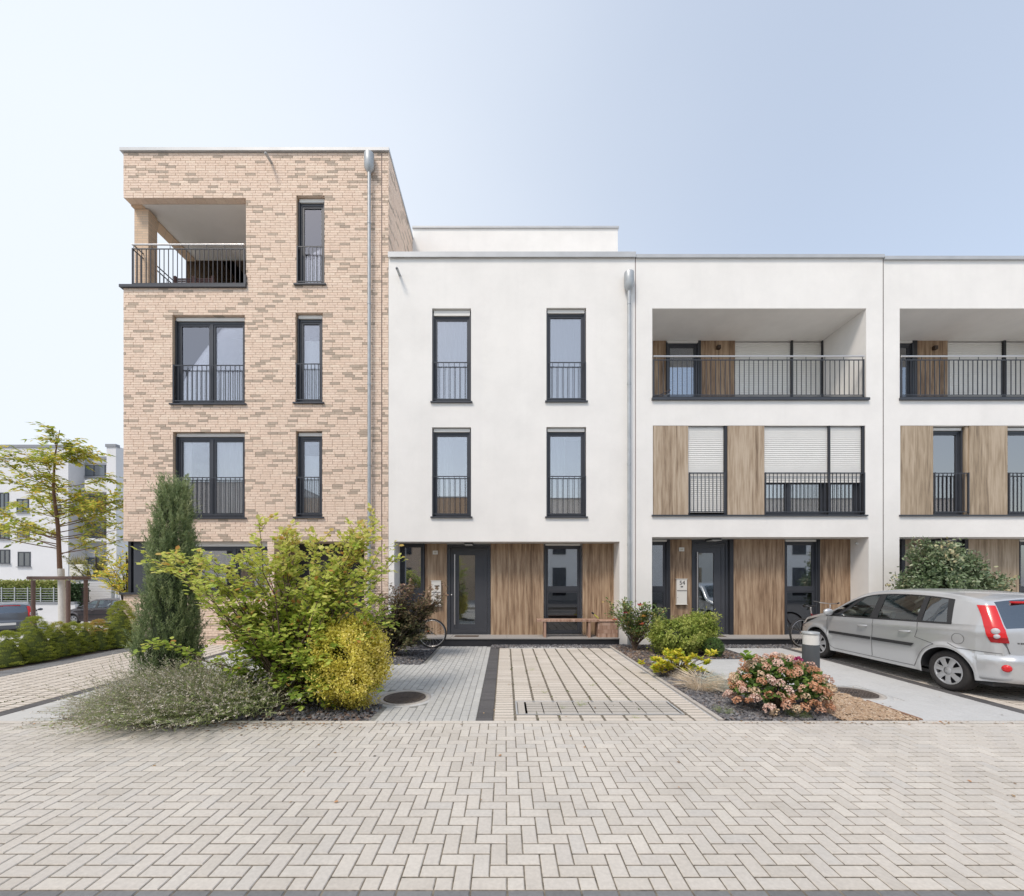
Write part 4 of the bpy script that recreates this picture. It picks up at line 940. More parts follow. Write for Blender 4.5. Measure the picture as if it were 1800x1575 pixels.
def make_car(name, label, cat, paint, loc, rz, sy=1.0, group=None, P=None, hub_n=7, badge=False, hub=None):
    P = P or {}
    t = thing(name, loc, label, cat, group); t.rotation_euler = (0,0,rz)
    Lc = 3.92; uF, uR = .78, 3.27; rw = .298; rA = .345; zc = .30
    top = smooth_poly(P.get('top', [(0,.50),(.02,.60),(.09,.70),(.30,.80),(.62,.885),(1.0,.985),(1.16,1.06),(1.42,1.23),(1.72,1.385),(2.05,1.455),(2.5,1.475),(2.95,1.462),(3.3,1.425),(3.54,1.375),(3.62,1.335),(3.70,1.20),(3.78,1.03),(3.815,.94),(3.84,.80),(3.855,.66),(3.88,.60),(3.915,.55),(3.92,.45)]), 4)
    tp = [(p[0], p[1]) for p in top]
    def ztop(u): return lin(tp, u)
    belt = lambda u: lin([(0,.5),(.9,.90),(1.16,.925),(3.6,1.02)], u)
    Wp = [(0,.40),(.06,.57),(.2,.70),(.45,.79),(.8,.828),(1.4,.842),(2.6,.845),(3.2,.838),(3.55,.80),(3.75,.735),(3.86,.66),(3.92,.56)]
    Wc = smooth_poly(Wp, 4); Wl = [(p[0],p[1]) for p in Wc]
    def sx(u, z):
        w = lin(Wl, u)
        if z < .60: w *= 1-.055*((.60-z)/.42)**2
        b = belt(u)
        if z > .60: w -= .012*((min(z,b)-.60)/.35)**2
        # character line shoulder
        w += .010*math.exp(-((z-(b-.10))/.05)**2)
        if z > b: w -= (z-b)*.36+((z-b)**2)*.12
        zt = ztop(u); q = (zt-z)/.085
        if q < 1: w -= .045*(1-math.sqrt(max(0,1-(1-max(q,0))**2)))*min(1,u/.5)
        for uc in (uF, uR):
            d = math.hypot(u-uc, z-zc)
            if d < rA+.13 and z < .86: w += .028*math.exp(-((d-rA-.02)/.045)**2)
        # rear bumper bulge
        if u > 3.35 and z < .60: w += .012*min(1,(u-3.35)/.2)
        return max(w, .05)
    def zbot(u):
        b = .215 if .3 < u < 3.6 else lin([(0,.40),(.1,.28),(.3,.22),(3.6,.24),(3.88,.27),(3.92,.29)], u)
        for uc in (uF, uR):
            if abs(u-uc) < rA: b = max(b, zc+math.sqrt(rA*rA-(u-uc)**2))
        return b
    def pt(s, u, z, e=0.0): 
        return (s*(sx(u,z)+e), -u*sy, z)
    def box_uv(mb, s, ul, ur, zl, zh, e, n=10, k=8, m=0, thick=0):
        """patch between u=ul(b)..ur(b), z=zl(u)..zh(u)"""
        rows = []
        for i in range(k+1):
            b = i/k; r = []
            for j in range(n+1):
                a = j/n; u = ul(b)+(ur(b)-ul(b))*a; z = zl(u)+(zh(u)-zl(u))*b; r.append(pt(s,u,z,e))
            rows.append(r)
        mb.grid(rows, m, True, flip=(s > 0))
    wt = lambda u: ztop(u)-.068
    rear = [p for p in tp if p[0] > 3.5]
    def uofz(z): return lin([(p[1],p[0]) for p in reversed(rear)], z)
    # --- lower body sides
    us = sorted(set([round(i*Lc/90,4) for i in range(91)]+[round(3.60+i*.008,4) for i in range(41)]+[round(i*.01,4) for i in range(14)]+[round(uc+rA*math.cos(math.pi*k/24),4) for uc in (uF,uR) for k in range(25)]+[round(uc+s_*(rA+.001),4) for uc in (uF,uR) for s_ in (-1,1)]))
    us = [u for u in us if 0 <= u <= Lc]
    body = MB()
    for s in (-1, 1):
        rows = []
        K = 22
        for k in range(K+1):
            r = []
            for u in us:
                zb = zbot(u); zh = min(belt(u), ztop(u)); zb = min(zb, zh-.01); r.append(pt(s, u, zb+(zh-zb)*k/K))
            rows.append(r)
        body.grid(rows, 0, True, flip=(s > 0))
        # upper band over the windows and the rear pillar
        body_up = [u for u in us if .25 <= u <= 3.84]
        rows = []
        for k in range(7):
            r = []
            for u in body_up:
                zl = max(min(belt(u), ztop(u)), wt(u)); r.append(pt(s, u, zl+(ztop(u)-zl)*k/6))
            rows.append(r)
        body.grid(rows, 0, True, flip=(s > 0))
        # rear pillar between the quarter glass and the hatch
        rows = []
        for k in range(9):
            b = k/8; r = []
            for j in range(11):
                ul = 3.33-.07*b-.0; ur = 3.83
                u = ul+(ur-ul)*j/10; zl = min(belt(u),ztop(u)); zh = max(zl, wt(u)); r.append(pt(s,u,zl+(zh-zl)*b))
            rows.append(r)
        body.grid(rows, 0, True, flip=(s > 0))
        # arch lips and inner arches
        for uc in (uF, uR):
            rows = [[pt(s, uc+rA*math.cos(a), max(zc+rA*math.sin(a), .2), 0) for a in np.linspace(0, math.pi, 20)]]
            rows.append([(s*(abs(p[0])-.35), p[1], p[2]) for p in rows[0]])
            body.grid(rows, 1, True, flip=(s < 0))
    # --- top strip: bumper, bonnet, roof, hatch
    path = smooth_poly([(.10,.25),(.03,.36),(0,.50)], 3)[:-1]+top+smooth_poly([(3.92,.45),(3.925,.36),(3.90,.27)], 3)[1:]
    NV = 24; strip = []
    for i, p in enumerate(path):
        a = path[max(i-1,0)]; b = path[min(i+1,len(path)-1)]; d = (Vector(b)-Vector(a)).normalized(); nrm_ = Vector((-d.y, d.x))
        u, z = p[0], p[1]; w = sx(u, z)
        c = .028 if 1.7 < u < 3.6 else (.06 if u < 1.7 else .085)
        if u <= .12: c = .10
        r = []
        for j in range(NV+1):
            v = -1+2*j/NV; k = c*(1-abs(v)**2.4); r.append((v*w, -(u+nrm_.x*k)*sy, z+nrm_.y*k))
        strip.append((u, z, r))
    def rng_(f):
        seg = []; 
        for q in strip:
            if f(q): seg.append(q[2])
        return seg
    idx = {'ws': [i for i,q in enumerate(strip) if 1.02 < q[0] < 1.76 and q[1] > .99], 'rg': [i for i,q in enumerate(strip) if q[0] > 3.60 and .965 < q[1] < 1.345]}
    def seg(i0, i1, j0=0, j1=NV): return [q[2][j0:j1+1] for q in strip[i0:i1+1]]
    w0, w1 = idx['ws'][0], idx['ws'][-1]; r0, r1 = idx['rg'][0], idx['rg'][-1]
    body.grid(seg(0, w0), 0, True, flip=True); body.grid(seg(w1, r0), 0, True, flip=True); body.grid(seg(r1, len(strip)-1), 0, True, flip=True)
    body.grid(seg(w0, w1, 0, 1), 0, True, flip=True); body.grid(seg(w0, w1, NV-1, NV), 0, True, flip=True)
    body.grid(seg(r0, r1, 0, 1), 0, True, flip=True); body.grid(seg(r0, r1, NV-1, NV), 0, True, flip=True)
    body.box(-.7,.7,-3.75*sy,-.2*sy,.19,.24,1)
    body.build('body', [paint, M_BLACKP], t, local=True)
    g_ = MB(); g_.grid(seg(w0, w1, 1, NV-1), 0, True, flip=True); g_.build('windscreen', M_CGL, t, local=True)
    g_ = MB(); g_.grid(seg(r0, r1, 1, NV-1), 0, True, flip=True); g_.build('rear_window', M_CGLD, t, local=True)
    one = lambda v: (lambda b: v)
    zl = lambda u: belt(u)
    panes = [((1.24,1.80),(2.02,2.06),M_CGL),((2.16,2.17),(2.84,2.83),M_CGL),((2.915,2.90),(3.28,3.18),M_CGLD)]
    for s in (-1, 1):
        for (l, r, m) in panes:
            a = MB(); box_uv(a, s, lambda b,l=l: l[0]+(l[1]-l[0])*b, lambda b,r=r: r[0]+(r[1]-r[0])*b, lambda u: belt(u)+.015, lambda u: max(wt(u)-.004,belt(u)+.02), -.004, 12, 10)
            a.build('side_window', m, t, local=True)
        a = MB()   # black window surrounds, door pillars, belt trim
        bars = [((1.10,1.66),(1.245,1.805)),((2.015,2.055),(2.165,2.175)),((2.835,2.825),(2.92,2.905)),((3.275,3.175),(3.335,3.265))]
        for l, r in bars: box_uv(a, s, lambda b,l=l: l[0]+(l[1]-l[0])*b, lambda b,r=r: r[0]+(r[1]-r[0])*b, lambda u: belt(u)-.0, lambda u: max(wt(u),belt(u)+.005), .002, 3, 10)
        box_uv(a, s, one(1.03), one(3.335), lambda u: belt(u)-.012, lambda u: belt(u)+.016, .003, 40, 1)
        box_uv(a, s, one(1.3), one(3.26), lambda u: max(wt(u)-.012,belt(u)), lambda u: max(wt(u)+.004,belt(u)+.004), .002, 40, 1)
        a.build('window_trim', M_BLACKP, t, local=True)
        a = MB(); box_uv(a, s, one(1.12), one(2.055), lambda u: .565+(u-1.1)*.012, lambda u: .615+(u-1.1)*.012, .014, 20, 2); 
        box_uv(a, s, one(2.075), lambda b: 2.78+.05*b, lambda u: .565+(u-1.1)*.012, lambda u: .615+(u-1.1)*.012, .014, 20, 2); a.build('rub_strip', M_BLACKP, t, local=True)
        a = MB()   # shut lines
        def seam(pts_, w=.004):
            for (p, q) in zip(pts_, pts_[1:]):
                d = Vector(q)-Vector(p); L_ = max(d.length,1e-6); nn = Vector((-d.y,d.x))/L_*w; K = max(1,int(L_/.05))
                for i in range(K):
                    A = Vector(p)+d*i/K; B = Vector(p)+d*(i+1)/K; qd = [A-nn,B-nn,B+nn,A+nn]
                    a.quad(*[pt(s,v.x,v.y,.0035) for v in (qd if s < 0 else qd[::-1])])
        seam([(1.08,.92),(1.06,.75),(1.07,.5),(1.14,.32),(1.22,.27)]); seam([(2.09,.96),(2.08,.7),(2.06,.3),(2.04,.27)]); seam([(2.86,1.0),(2.87,.86),(2.83,.74)]+[(uR+(rA+.055)*math.cos(an), zc+(rA+.055)*math.sin(an)) for an in np.linspace(1.95,2.75,6)]+[(2.80,.27)])
        seam([(1.22,.272),(2.80,.272)]); seam([(3.42,.665),(3.60,.66),(3.84,.655)]); seam([(3.30,.72),(3.42,.665)])
        seam([(.0,.5),(.28,.62),(.42,.60)]); seam([(3.865,.66),(3.838,.80)])
        a.build('shut_lines', mat('shut_line',(.10,.10,.105),.7), t, local=True)
        for u0 in (1.90, 2.68):
            a = MB(); xx = sx(u0,.80)
            a.tube([(s*(xx+.005),-(u0-.10)*sy,.800),(s*(xx+.038),-(u0-.07)*sy,.803),(s*(xx+.038),-(u0+.05)*sy,.812),(s*(xx+.005),-(u0+.08)*sy,.815)], .013, 8); a.build('door_handle', paint, t, local=True)
        a = MB(); xx = sx(1.27,.96)   # mirror
        a.lathe([(.001,-.02),(.06,-.018),(.082,.01),(.075,.05),(.03,.085),(.001,.09)], c=(0,0,0), n=14, axis='y'); 
        mo = a.build('wing_mirror', paint, t, local=True); mo.location = (s*(xx+.13), -1.25*sy, 1.00); mo.scale = (1.15,1,.85); mo.rotation_euler=(0,0,0)
        a = MB(); a.tube([(s*(xx-.02),-1.2*sy,.955),(s*(xx+.10),-1.23*sy,.98)], .025, 8); a.build('mirror_arm', M_BLACKP, t, local=True)
        # headlamp
        a = MB(); box_uv(a, s, lambda b: .07+.05*b, lambda b: .36+.12*b, lambda u: ztop(u)-.13, lambda u: ztop(u)-.012, .006, 8, 5); a.build('headlight', mat('headlamp',(.55,.58,.6),.1,coat=.8), t, local=True)
        # tail lamp on the corner
        a = MB(); rows = []
        for i in range(15):
            b = i/14; z = .80+b*.50; u1 = min(3.845, uofz(z)-.004); wdt = .20-.10*b-.05*math.sin(b*math.pi)+(-.12*(1-b)**4)
            rows.append([pt(s, u1-wdt*(1-j/6), z, .010) for j in range(7)])
            w = abs(rows[-1][-1][0]); ylast = rows[-1][6][1]
            rows[-1] += [(s*(w-.03*k), ylast-(.085*(1-((w-.03*k)/w)**2.4)+.012)*sy, z) for k in (1,2)]
        a.grid(rows[2:7], 0, True, flip=(s > 0)); a.grid(rows[10:], 0, True, flip=(s > 0)); a.grid(rows[:3], 1, True, flip=(s > 0)); a.grid(rows[6:11], 0, True, flip=(s > 0)); a.grid([r_[2:6] for r_ in rows[8:11]], 1, True, flip=(s > 0)) if False else None; tl = a.build('tail_light', [M_REDL, mat('dark_red_lens',(.28,.008,.012),.25,coat=.3)], t, local=True)
        for (zz, rr) in ((.955,.040),(.885,.030)):
            u1 = next((q[0] for q in reversed(tp) if q[1] >= zz), 3.8)-.02; xx = sx(u1,zz)
            a = MB(); a.lathe([(.001,.018),(rr*.7,.016),(rr,.008),(rr*1.1,-.01)], n=16, axis='x', c=(0,0,0)); o = a.build('reversing_lamp', M_WHL, tl, local=True); o.location=(s*(xx+.008),-(u1)*sy,zz); o.rotation_euler=(0,0,-s*R(35)); o.scale=(s,1,1)
        a = MB(); u1 = 3.86; xx = sx(3.84,.47)-.015; a.lathe([(.001,.012),(.03,.012),(.042,.004),(.05,-.02)], n=16, axis='x'); o = a.build('rear_reflector', M_REDL, t, local=True); o.location=(s*.715,-3.915*sy,.47); o.rotation_euler=(0,0,-s*R(40)); o.scale=(s,1,1)
        # sill trim at the bottom
        # wheels
        for uc in (uF, uR):
            cx = s*.80
            a = MB(); a.lathe([(rw-.10,-.095),(rw-.03,-.10),(rw-.006,-.085),(rw,-.06),(rw,.06),(rw-.006,.085),(rw-.03,.10),(rw-.075,.098),(rw-.10,.085)], c=(0,0,0), n=40, axis='x')
            w = a.build('wheel', M_TYRE, t, local=True); w.location = (cx-s*.095, -uc*sy, rw); w.scale = (s, 1, 1)
            a = MB(); R_ = rw-.097
            a.lathe([(R_+.006,.088),(R_-.004,.094),(R_-.018,.088),(R_-.02,.05)], n=40, axis='x'); a.lathe([(.001,.098),(.045,.094),(.062,.080),(.066,.05)], n=24, axis='x')
            for k in range(hub_n):
                th = 2*math.pi*k/hub_n+.2; hw0, hw1 = .036, .047
                vs = []
                for (rr, hw, xx_) in ((.055,hw0,.088),(R_*.62,hw1*.80,.092),(R_-.012,hw1,.086)):
                    for sg in (-1, 1):
                        vs.append((xx_, rr*math.cos(th)-sg*hw*math.sin(th), rr*math.sin(th)+sg*hw*math.cos(th)))
                    vs.append((xx_+.007, rr*math.cos(th), rr*math.sin(th)))
                a.add(vs, [(0,2,5,3),(2,1,4,5),(3,5,8,6),(5,4,7,8)], 0, True)
            a.build('hubcap', hub or M_CHUB, w, local=True)
            a = MB(); a.lathe([(R_+.01,.045),(.001,.04)], n=24, axis='x'); a.lathe([(.001,.0),(.16,.0)], n=4, axis='x'); a.build('brake_disc', M_ANTHD, w, local=True)
    # wrap-around rear bumper
    a = MB(); half = [(sx(3.64,.5)+.004,3.64),(sx(3.74,.5)+.010,3.75),(sx(3.84,.5)+.014,3.855),(.615,3.94),(.43,3.985),(.2,4.008)]
    plan = smooth_poly(half+[(0,4.013)]+[(-x_,y_) for x_,y_ in reversed(half)], 4); rows = []
    for (zz,of) in ((.265,-.04),(.285,-.008),(.34,.0),(.42,.004),(.50,.010),(.555,.012),(.59,.004),(.625,-.02),(.645,-.05)):
        r = []
        for i,p in enumerate(plan):
            d_ = (plan[min(i+1,len(plan)-1)]-plan[max(i-1,0)]).normalized(); r.append((p.x+d_.y*-of if False else p.x*(1+of/.8), -(p.y+of*.9)*sy, zz))
        rows.append(r)
    a.grid(rows, 0, True, flip=True); a.build('rear_bumper', paint, t, local=True)
    # centre brake lamp, fuel cap, badge, wiper, plate
    a = MB(); 
    zz=1.345; a.box(-.38,.38,-3.735*sy,-3.66*sy,1.335,1.362); a.build('brake_light', M_REDL, t, local=True)
    a = MB(); rows = []
    uc, zc_ = 3.42, .80; ring = []
    for k in range(28):
        an = 2*math.pi*k/28; ring.append((uc+.075*math.cos(an), zc_+.078*math.sin(an), uc+.070*math.cos(an), zc_+.073*math.sin(an)))
    for k in range(28):
        p, q = ring[k], ring[(k+1)%28]; a.quad(pt(-1,p[0],p[1],.004),pt(-1,q[0],q[1],.004),pt(-1,q[2],q[3],.004),pt(-1,p[2],p[3],.004))
    a.build('fuel_cap', MATS['shut_line'], t, local=True)
    if badge:
        a = MB(); rg = np.random.default_rng(3); zz = .80; u1 = next((q[0] for q in reversed(tp) if q[1] >= zz), 3.84)
        for k in range(10):
            x = -.52+k*.017; v = abs(x)/sx(u1,zz); yy = -(u1+.085*(1-v**2.4)+.004)*sy
            a.box(x,x+.011,yy-.002,yy,zz-.010,zz+.010) if k % 3 != 1 else a.box(x,x+.004,yy-.002,yy,zz-.010,zz+.010)
        a.build('model_lettering', M_ANTHD, t, local=True)
    a = MB(); a.box(-.26,.26,-(3.92+.122)*sy,-(3.92+.112)*sy,.44,.55); a.build('number_plate', mat('plate_white',(.72,.72,.70),.5), t, local=True)
    # interior
    it = MB(); it.box(-.66,.66,-3.3*sy,-1.1*sy,.26,.30); it.box(-.68,.68,-1.35*sy,-1.05*sy,.30,.95); it.box(-.66,.66,-3.55*sy,-3.2*sy,.3,.96); it.build('cabin', M_SEAT, t, local=True)
    for (sx_, u) in ((-.36,2.05),(.36,2.05),(-.36,2.95),(.36,2.95)):
        a = MB(); a.box(sx_-.23,sx_+.23,-u*sy,-(u-.5)*sy,.35,.55); a.prism([(-(u-.02)*sy,.5),(-(u+.10)*sy,1.07),(-(u+.20)*sy,1.07),(-(u+.12)*sy,.5)], sx_-.22, sx_+.22, axis='x')
        o = a.build('seat', M_SEAT, t, local=True)
        a = MB(); a.lathe([(.001,-.05),(.10,-.045),(.125,0),(.10,.045),(.001,.05)], n=16, axis='y'); h_ = a.build('headrest', M_SEAT, o, local=True); h_.location=(sx_,-(u+.17)*sy,1.20); h_.scale=(1.05,1,.82)
    a = MB(); n_=20; pts_=[( -.36+.18*math.cos(2*math.pi*k/n_), -1.55*sy-.10*math.sin(2*math.pi*k/n_)*.6, .95+.17*math.sin(2*math.pi*k/n_)) for k in range(n_+1)]; a.tube(pts_,.014,6,cap=False); a.tube([(-.36,-1.5*sy,.93),(-.36,-1.35*sy,.85)],.03,8); a.tube([(-.52,-1.55*sy,.95),(-.2,-1.55*sy,.95)],.014,6); a.build('steering_wheel', M_BLACKP, t, local=True)
    return t
M_SILV = mat('silver_paint', (.57,.585,.60), .28, metal=.5, coat=.6, spec=.5)
M_DKGR = mat('grey_brown_paint', (.075,.065,.068), .35, metal=.3, coat=.5)
M_BLUG = mat('blue_grey_paint', (.10,.115,.14), .35, metal=.3, coat=.6)
# rear axle at Y=6.25ish: origin is the front bumper centre
make_car('parked_car', 'silver five door hatchback parked on the right driveway with its rear to the street', 'car', M_SILV, (7.42, 6.30+3.27*1.045, 0), 0, sy=1.045, badge=True)
gz = lambda x, y: ghgt(x, y)-.02
make_car('parked_car', 'dark grey brown hatchback parked side on by the white garage wall', 'car', M_DKGR, (-25.2, 24.6, gz(-25,24)), R(90), sy=1.0, hub_n=6)
make_car('parked_car', 'blue grey car cut off by the left edge behind the conifers, rear lamp showing', 'car', M_BLUG, (-26.3, 22.6, gz(-22,19)), R(46), sy=1.0, hub_n=5)
# ================================================================ plants
LT = {
 'oval': (np.array([(0,0,0),(-.27,.32,.05),(-.23,.70,.05),(0,1,-.02),(.23,.70,.05),(.27,.32,.05)]), [(0,3,2,1),(0,5,4,3)]),
 'round': (np.array([(0,0,0),(-.36,.30,.06),(-.34,.72,.06),(0,1,-.02),(.34,.72,.06),(.36,.30,.06)]), [(0,3,2,1),(0,5,4,3)]),
 'lance': (np.array([(0,0,0),(-.15,.35,.03),(0,1,-.05),(.15,.35,.03)]), [(0,2,1),(0,3,2)]),
 'needle': (np.array([(-.06,0,0),(.06,0,0),(0,1,0)]), [(0,1,2)]),
 'palm': (np.array([(0,0,0),(-.45,.35,0),(-.16,.42,.02),(-.25,.9,-.05),(0,.55,.03),(.25,.9,-.05),(.16,.42,.02),(.45,.35,0)]), [(0,2,1),(0,4,3,2),(0,6,5,4),(0,7,6)]),
 'card': (np.array([(-.5,0,0),(.5,0,0),(.4,1,0),(-.4,1,0)]), [(0,1,2,3)]),
}
def leafmesh(name, P, A, U, S, tmpl, m, parent=None, tint=None, kind='stuff', local=False, wscale=1.0):
    """P points, A axis directions, U approximate leaf normals, S sizes"""
    P = np.asarray(P, float); A = np.asarray(A, float); U = np.asarray(U, float); S = np.asarray(S, float)
    tv, tf = LT[tmpl]; tv = tv*np.array([wscale,1,1])
    A = A/np.maximum(np.linalg.norm(A,axis=1,keepdims=True),1e-6)
    X = np.cross(A, U); X = X/np.maximum(np.linalg.norm(X,axis=1,keepdims=True),1e-6); Z = np.cross(X, A)
    V = P[:,None,:]+S[:,None,None]*(tv[None,:,0,None]*X[:,None,:]+tv[None,:,1,None]*A[:,None,:]+tv[None,:,2,None]*Z[:,None,:])
    n, k = len(P), len(tv); V = V.reshape(-1,3)
    me = bpy.data.meshes.new(name); loops = []; starts = []; tot = []
    fl = [np.array(f) for f in tf]; base = (np.arange(n)*k)
    ls = np.concatenate([np.concatenate([f[None,:]+base[:,None] for f in [ff]],axis=1).reshape(n,-1) for ff in fl], axis=1)   # n x sum(len)
    sizes = [len(f) for f in fl]; per = sum(sizes)
    st = np.cumsum([0]+sizes[:-1]); starts = (np.arange(n)[:,None]*per+st[None,:]).reshape(-1)
    me.vertices.add(len(V)); me.vertices.foreach_set('co', V.reshape(-1).astype(np.float32))
    me.loops.add(n*per); me.loops.foreach_set('vertex_index', ls.reshape(-1).astype(np.int32))
    me.polygons.add(n*len(sizes)); me.polygons.foreach_set('loop_start', starts.astype(np.int32))
    me.polygons.foreach_set('loop_total', np.tile(sizes, n).astype(np.int32))
    tint = rng.random(n) if tint is None else np.clip(tint, 0, .999)
    a = me.attributes.new('tint','FLOAT','FACE'); a.data.foreach_set('value', np.repeat(tint, len(sizes)).astype(np.float32))
    me.materials.append(m); me.update(calc_edges=True); me.validate()
    o = bpy.data.objects.new(name, me); C.objects.link(o)
    if parent is not None:
        if local: o.parent = parent
        else: wparent(o, parent)
    if kind: o['kind'] = kind
    return o
def leafmat(name, cols, tr=.25, rough=.55, spec=.35):
    return mat(name, cols[0], rough, spec=spec, ramp=[(i/(len(cols)-1), c) for i, c in enumerate(cols)], rnd=False, tr=tr)
def unit(n, rg=rng):
    v = rg.normal(size=(n,3)); return v/np.linalg.norm(v,axis=1,keepdims=True)
def ellip_tips(n, c, r, rg, shell=.55, zmin=None):
    v = unit(n, rg)*(rg.random((n,1))*(1-shell)+shell)**.6
    p = np.array(c)+v*np.array(r)
    if zmin is not None: p[:,2] = np.maximum(p[:,2], zmin+rg.random(n)*.06)
    return p
def branches(mb, base, tips, r0, rg, wob=.06, k=6, n=5, rise=.5):
    """curved branches from points near base to tips; returns polylines"""
    out = []
    for t in tips:
        b = np.array(base)+np.array([rg.normal()*r0*1.5, rg.normal()*r0*1.5, 0]); t = np.array(t)
        mid = b+(t-b)*.45; mid[2] = b[2]+(t[2]-b[2])*(.45+.25*rise); mid[:2] = b[:2]+(t[:2]-b[:2])*(.45-.25*rise)
        pts = []
        for i in range(k+1):
            s = i/k; p = (1-s)**2*b+2*s*(1-s)*mid+s*s*t
            if 0 < i < k: p = p+rg.normal(size=3)*wob*.3
            pts.append(p)
        rr = [max(.0025, r0*(1-.85*i/k)) for i in range(k+1)]
        mb.tube(pts, rr, n); out.append(np.array(pts))
    return out
def samp(pl, s):
    s = min(max(s,0),.9999)*(len(pl)-1); i = int(s); return pl[i]+(pl[i+1]-pl[i])*(s-i), (pl[i+1]-pl[i])
def twigs(mb, pls, rg, per=5, L=(.15,.35), s0=.4, droop=0, flat=.5, r=.003):
    out = []
    for pl in pls:
        for _ in range(per):
            p, d = samp(pl, rg.uniform(s0,1)); d = d/np.linalg.norm(d)
            v = d*.8+unit(1,rg)[0]*np.array([1,1,flat]); v /= np.linalg.norm(v); l = rg.uniform(*L)
            q = [p, p+v*l*.5+np.array([0,0,.02]), p+v*l+np.array([0,0,-droop*l])]
            mb.tube(q, [r,r*.8,r*.5], 3, cap=False); out.append(np.array(q))
    return out
def leaves_on(pls, rg, step, size, outw=.8, up=.25, s0=.0, jit=.02, flat=True):
    P, A, U, S = [], [], [], []
    for pl in pls:
        L = np.linalg.norm(np.diff(pl,axis=0),axis=1).sum(); n = max(2,int(L*(1-s0)/step))
        for i in range(n):
            s = s0+(1-s0)*(i+rg.random()*.6)/n; p, d = samp(pl, s); d = d/max(np.linalg.norm(d),1e-6)
            side = np.cross(d,[0,0,1]); nn = np.linalg.norm(side); side = side/nn if nn > .1 else unit(1,rg)[0]
            sg = 1 if i % 2 else -1
            a = d*.55+side*sg*outw+np.array([0,0,up])+rg.normal(size=3)*.25
            P.append(p+rg.normal(size=3)*jit); A.append(a); u = np.array([0,0,1.])+rg.normal(size=3)*.35; U.append(u); S.append(rg.uniform(*size))
        P.append(pl[-1]); A.append(pl[-1]-pl[-2]+rg.normal(size=3)*.01); U.append(np.array([0,0,1.])+rg.normal(size=3)*.3); S.append(size[1])
    return P, A, U, S
M_BARK = mat('bark', (.12,.085,.06), .9, noise=.3, nscale=30, bump=.4, bscale=60)
M_BARKD = mat('dark_bark', (.05,.038,.032), .9, noise=.3, nscale=30)

# --- big serviceberry-like shrub
def big_shrub():
    rg = np.random.default_rng(21); bx, by = -2.85, 5.55
    t = thing('leafy_shrub', (bx, by, 0), 'large spreading yellow green shrub with oval leaves in front of the brick house', 'shrub')
    b = MB(); tips = []
    # layered tiers, measured as (x,z,rx,rz,count,depth)
    for (x,z,rx_,rz_,n,dy) in ((-3.55,.72,.75,.22,11,.0),(-3.35,1.15,.75,.22,12,.05),(-2.55,1.35,.75,.30,14,.1),(-2.0,1.75,.50,.28,13,.1),(-1.75,1.25,.35,.35,9,.0),(-4.05,1.93,.36,.08,9,.0),(-3.5,1.7,.3,.12,5,.0),(-2.95,1.95,.40,.28,9,.1),(-1.78,2.15,.34,.25,8,.1),(-2.5,2.15,.35,.20,6,.1),(-2.95,2.30,.10,.12,3,.1),(-1.95,2.42,.18,.10,3,.1),(-2.6,.75,.6,.25,10,-.1),(-2.2,.40,.45,.15,6,-.15)):
        for _ in range(n): tips.append((x+rg.normal()*rx_*.55, by+dy+rg.normal()*.32, max(.2,z+rg.normal()*rz_*.6)))
    pls = branches(b, (bx,by,0), tips, .016, rg, wob=.10, k=7)
    tw = twigs(b, pls, rg, per=11, L=(.12,.34), s0=.38, droop=.12, flat=.35)
    b.build('branches', M_BARK, t)
    P,A,U,S = leaves_on(tw, rg, .020, (.046,.076), up=.12)
    P2,A2,U2,S2 = leaves_on(pls, rg, .05, (.045,.068), s0=.72, up=.1)
    P += P2; A += A2; U += U2; S += S2; P = np.array(P)
    # tint: mostly yellow-green above, fresh green low
    h = np.clip((P[:,2]-.3)/2.0,0,1); ti = .25+.42*h+rg.normal(size=len(P))*.16; 
    ti = np.where(rg.random(len(P)) < .02, .99, np.clip(ti,0,.9))
    leafmesh('foliage', P, A, U, S, 'round', leafmat('yellow_green_leaf', [(.18,.30,.05),(.33,.46,.08),(.50,.60,.12),(.64,.67,.17),(.70,.66,.22),(.60,.30,.10)], tr=.48), t, ti)
    # a few orange-red berries/leaves clusters
    q = MB()
    for (x,z) in ((-3.25,1.62),(-3.02,1.60),(-2.98,1.62),(-2.9,1.50),(-3.05,1.40),(-2.45,.95)):
        for _ in range(5): q.lathe([(.001,-.009),(.009,0),(.001,.009)], c=(x+rg.normal()*.02, by-.25+rg.normal()*.03, z+rg.normal()*.02), n=6)
    o = q.build('berries', mat('orange_berry',(.5,.10,.02),.4), t); o['kind'] = 'stuff'
big_shrub()
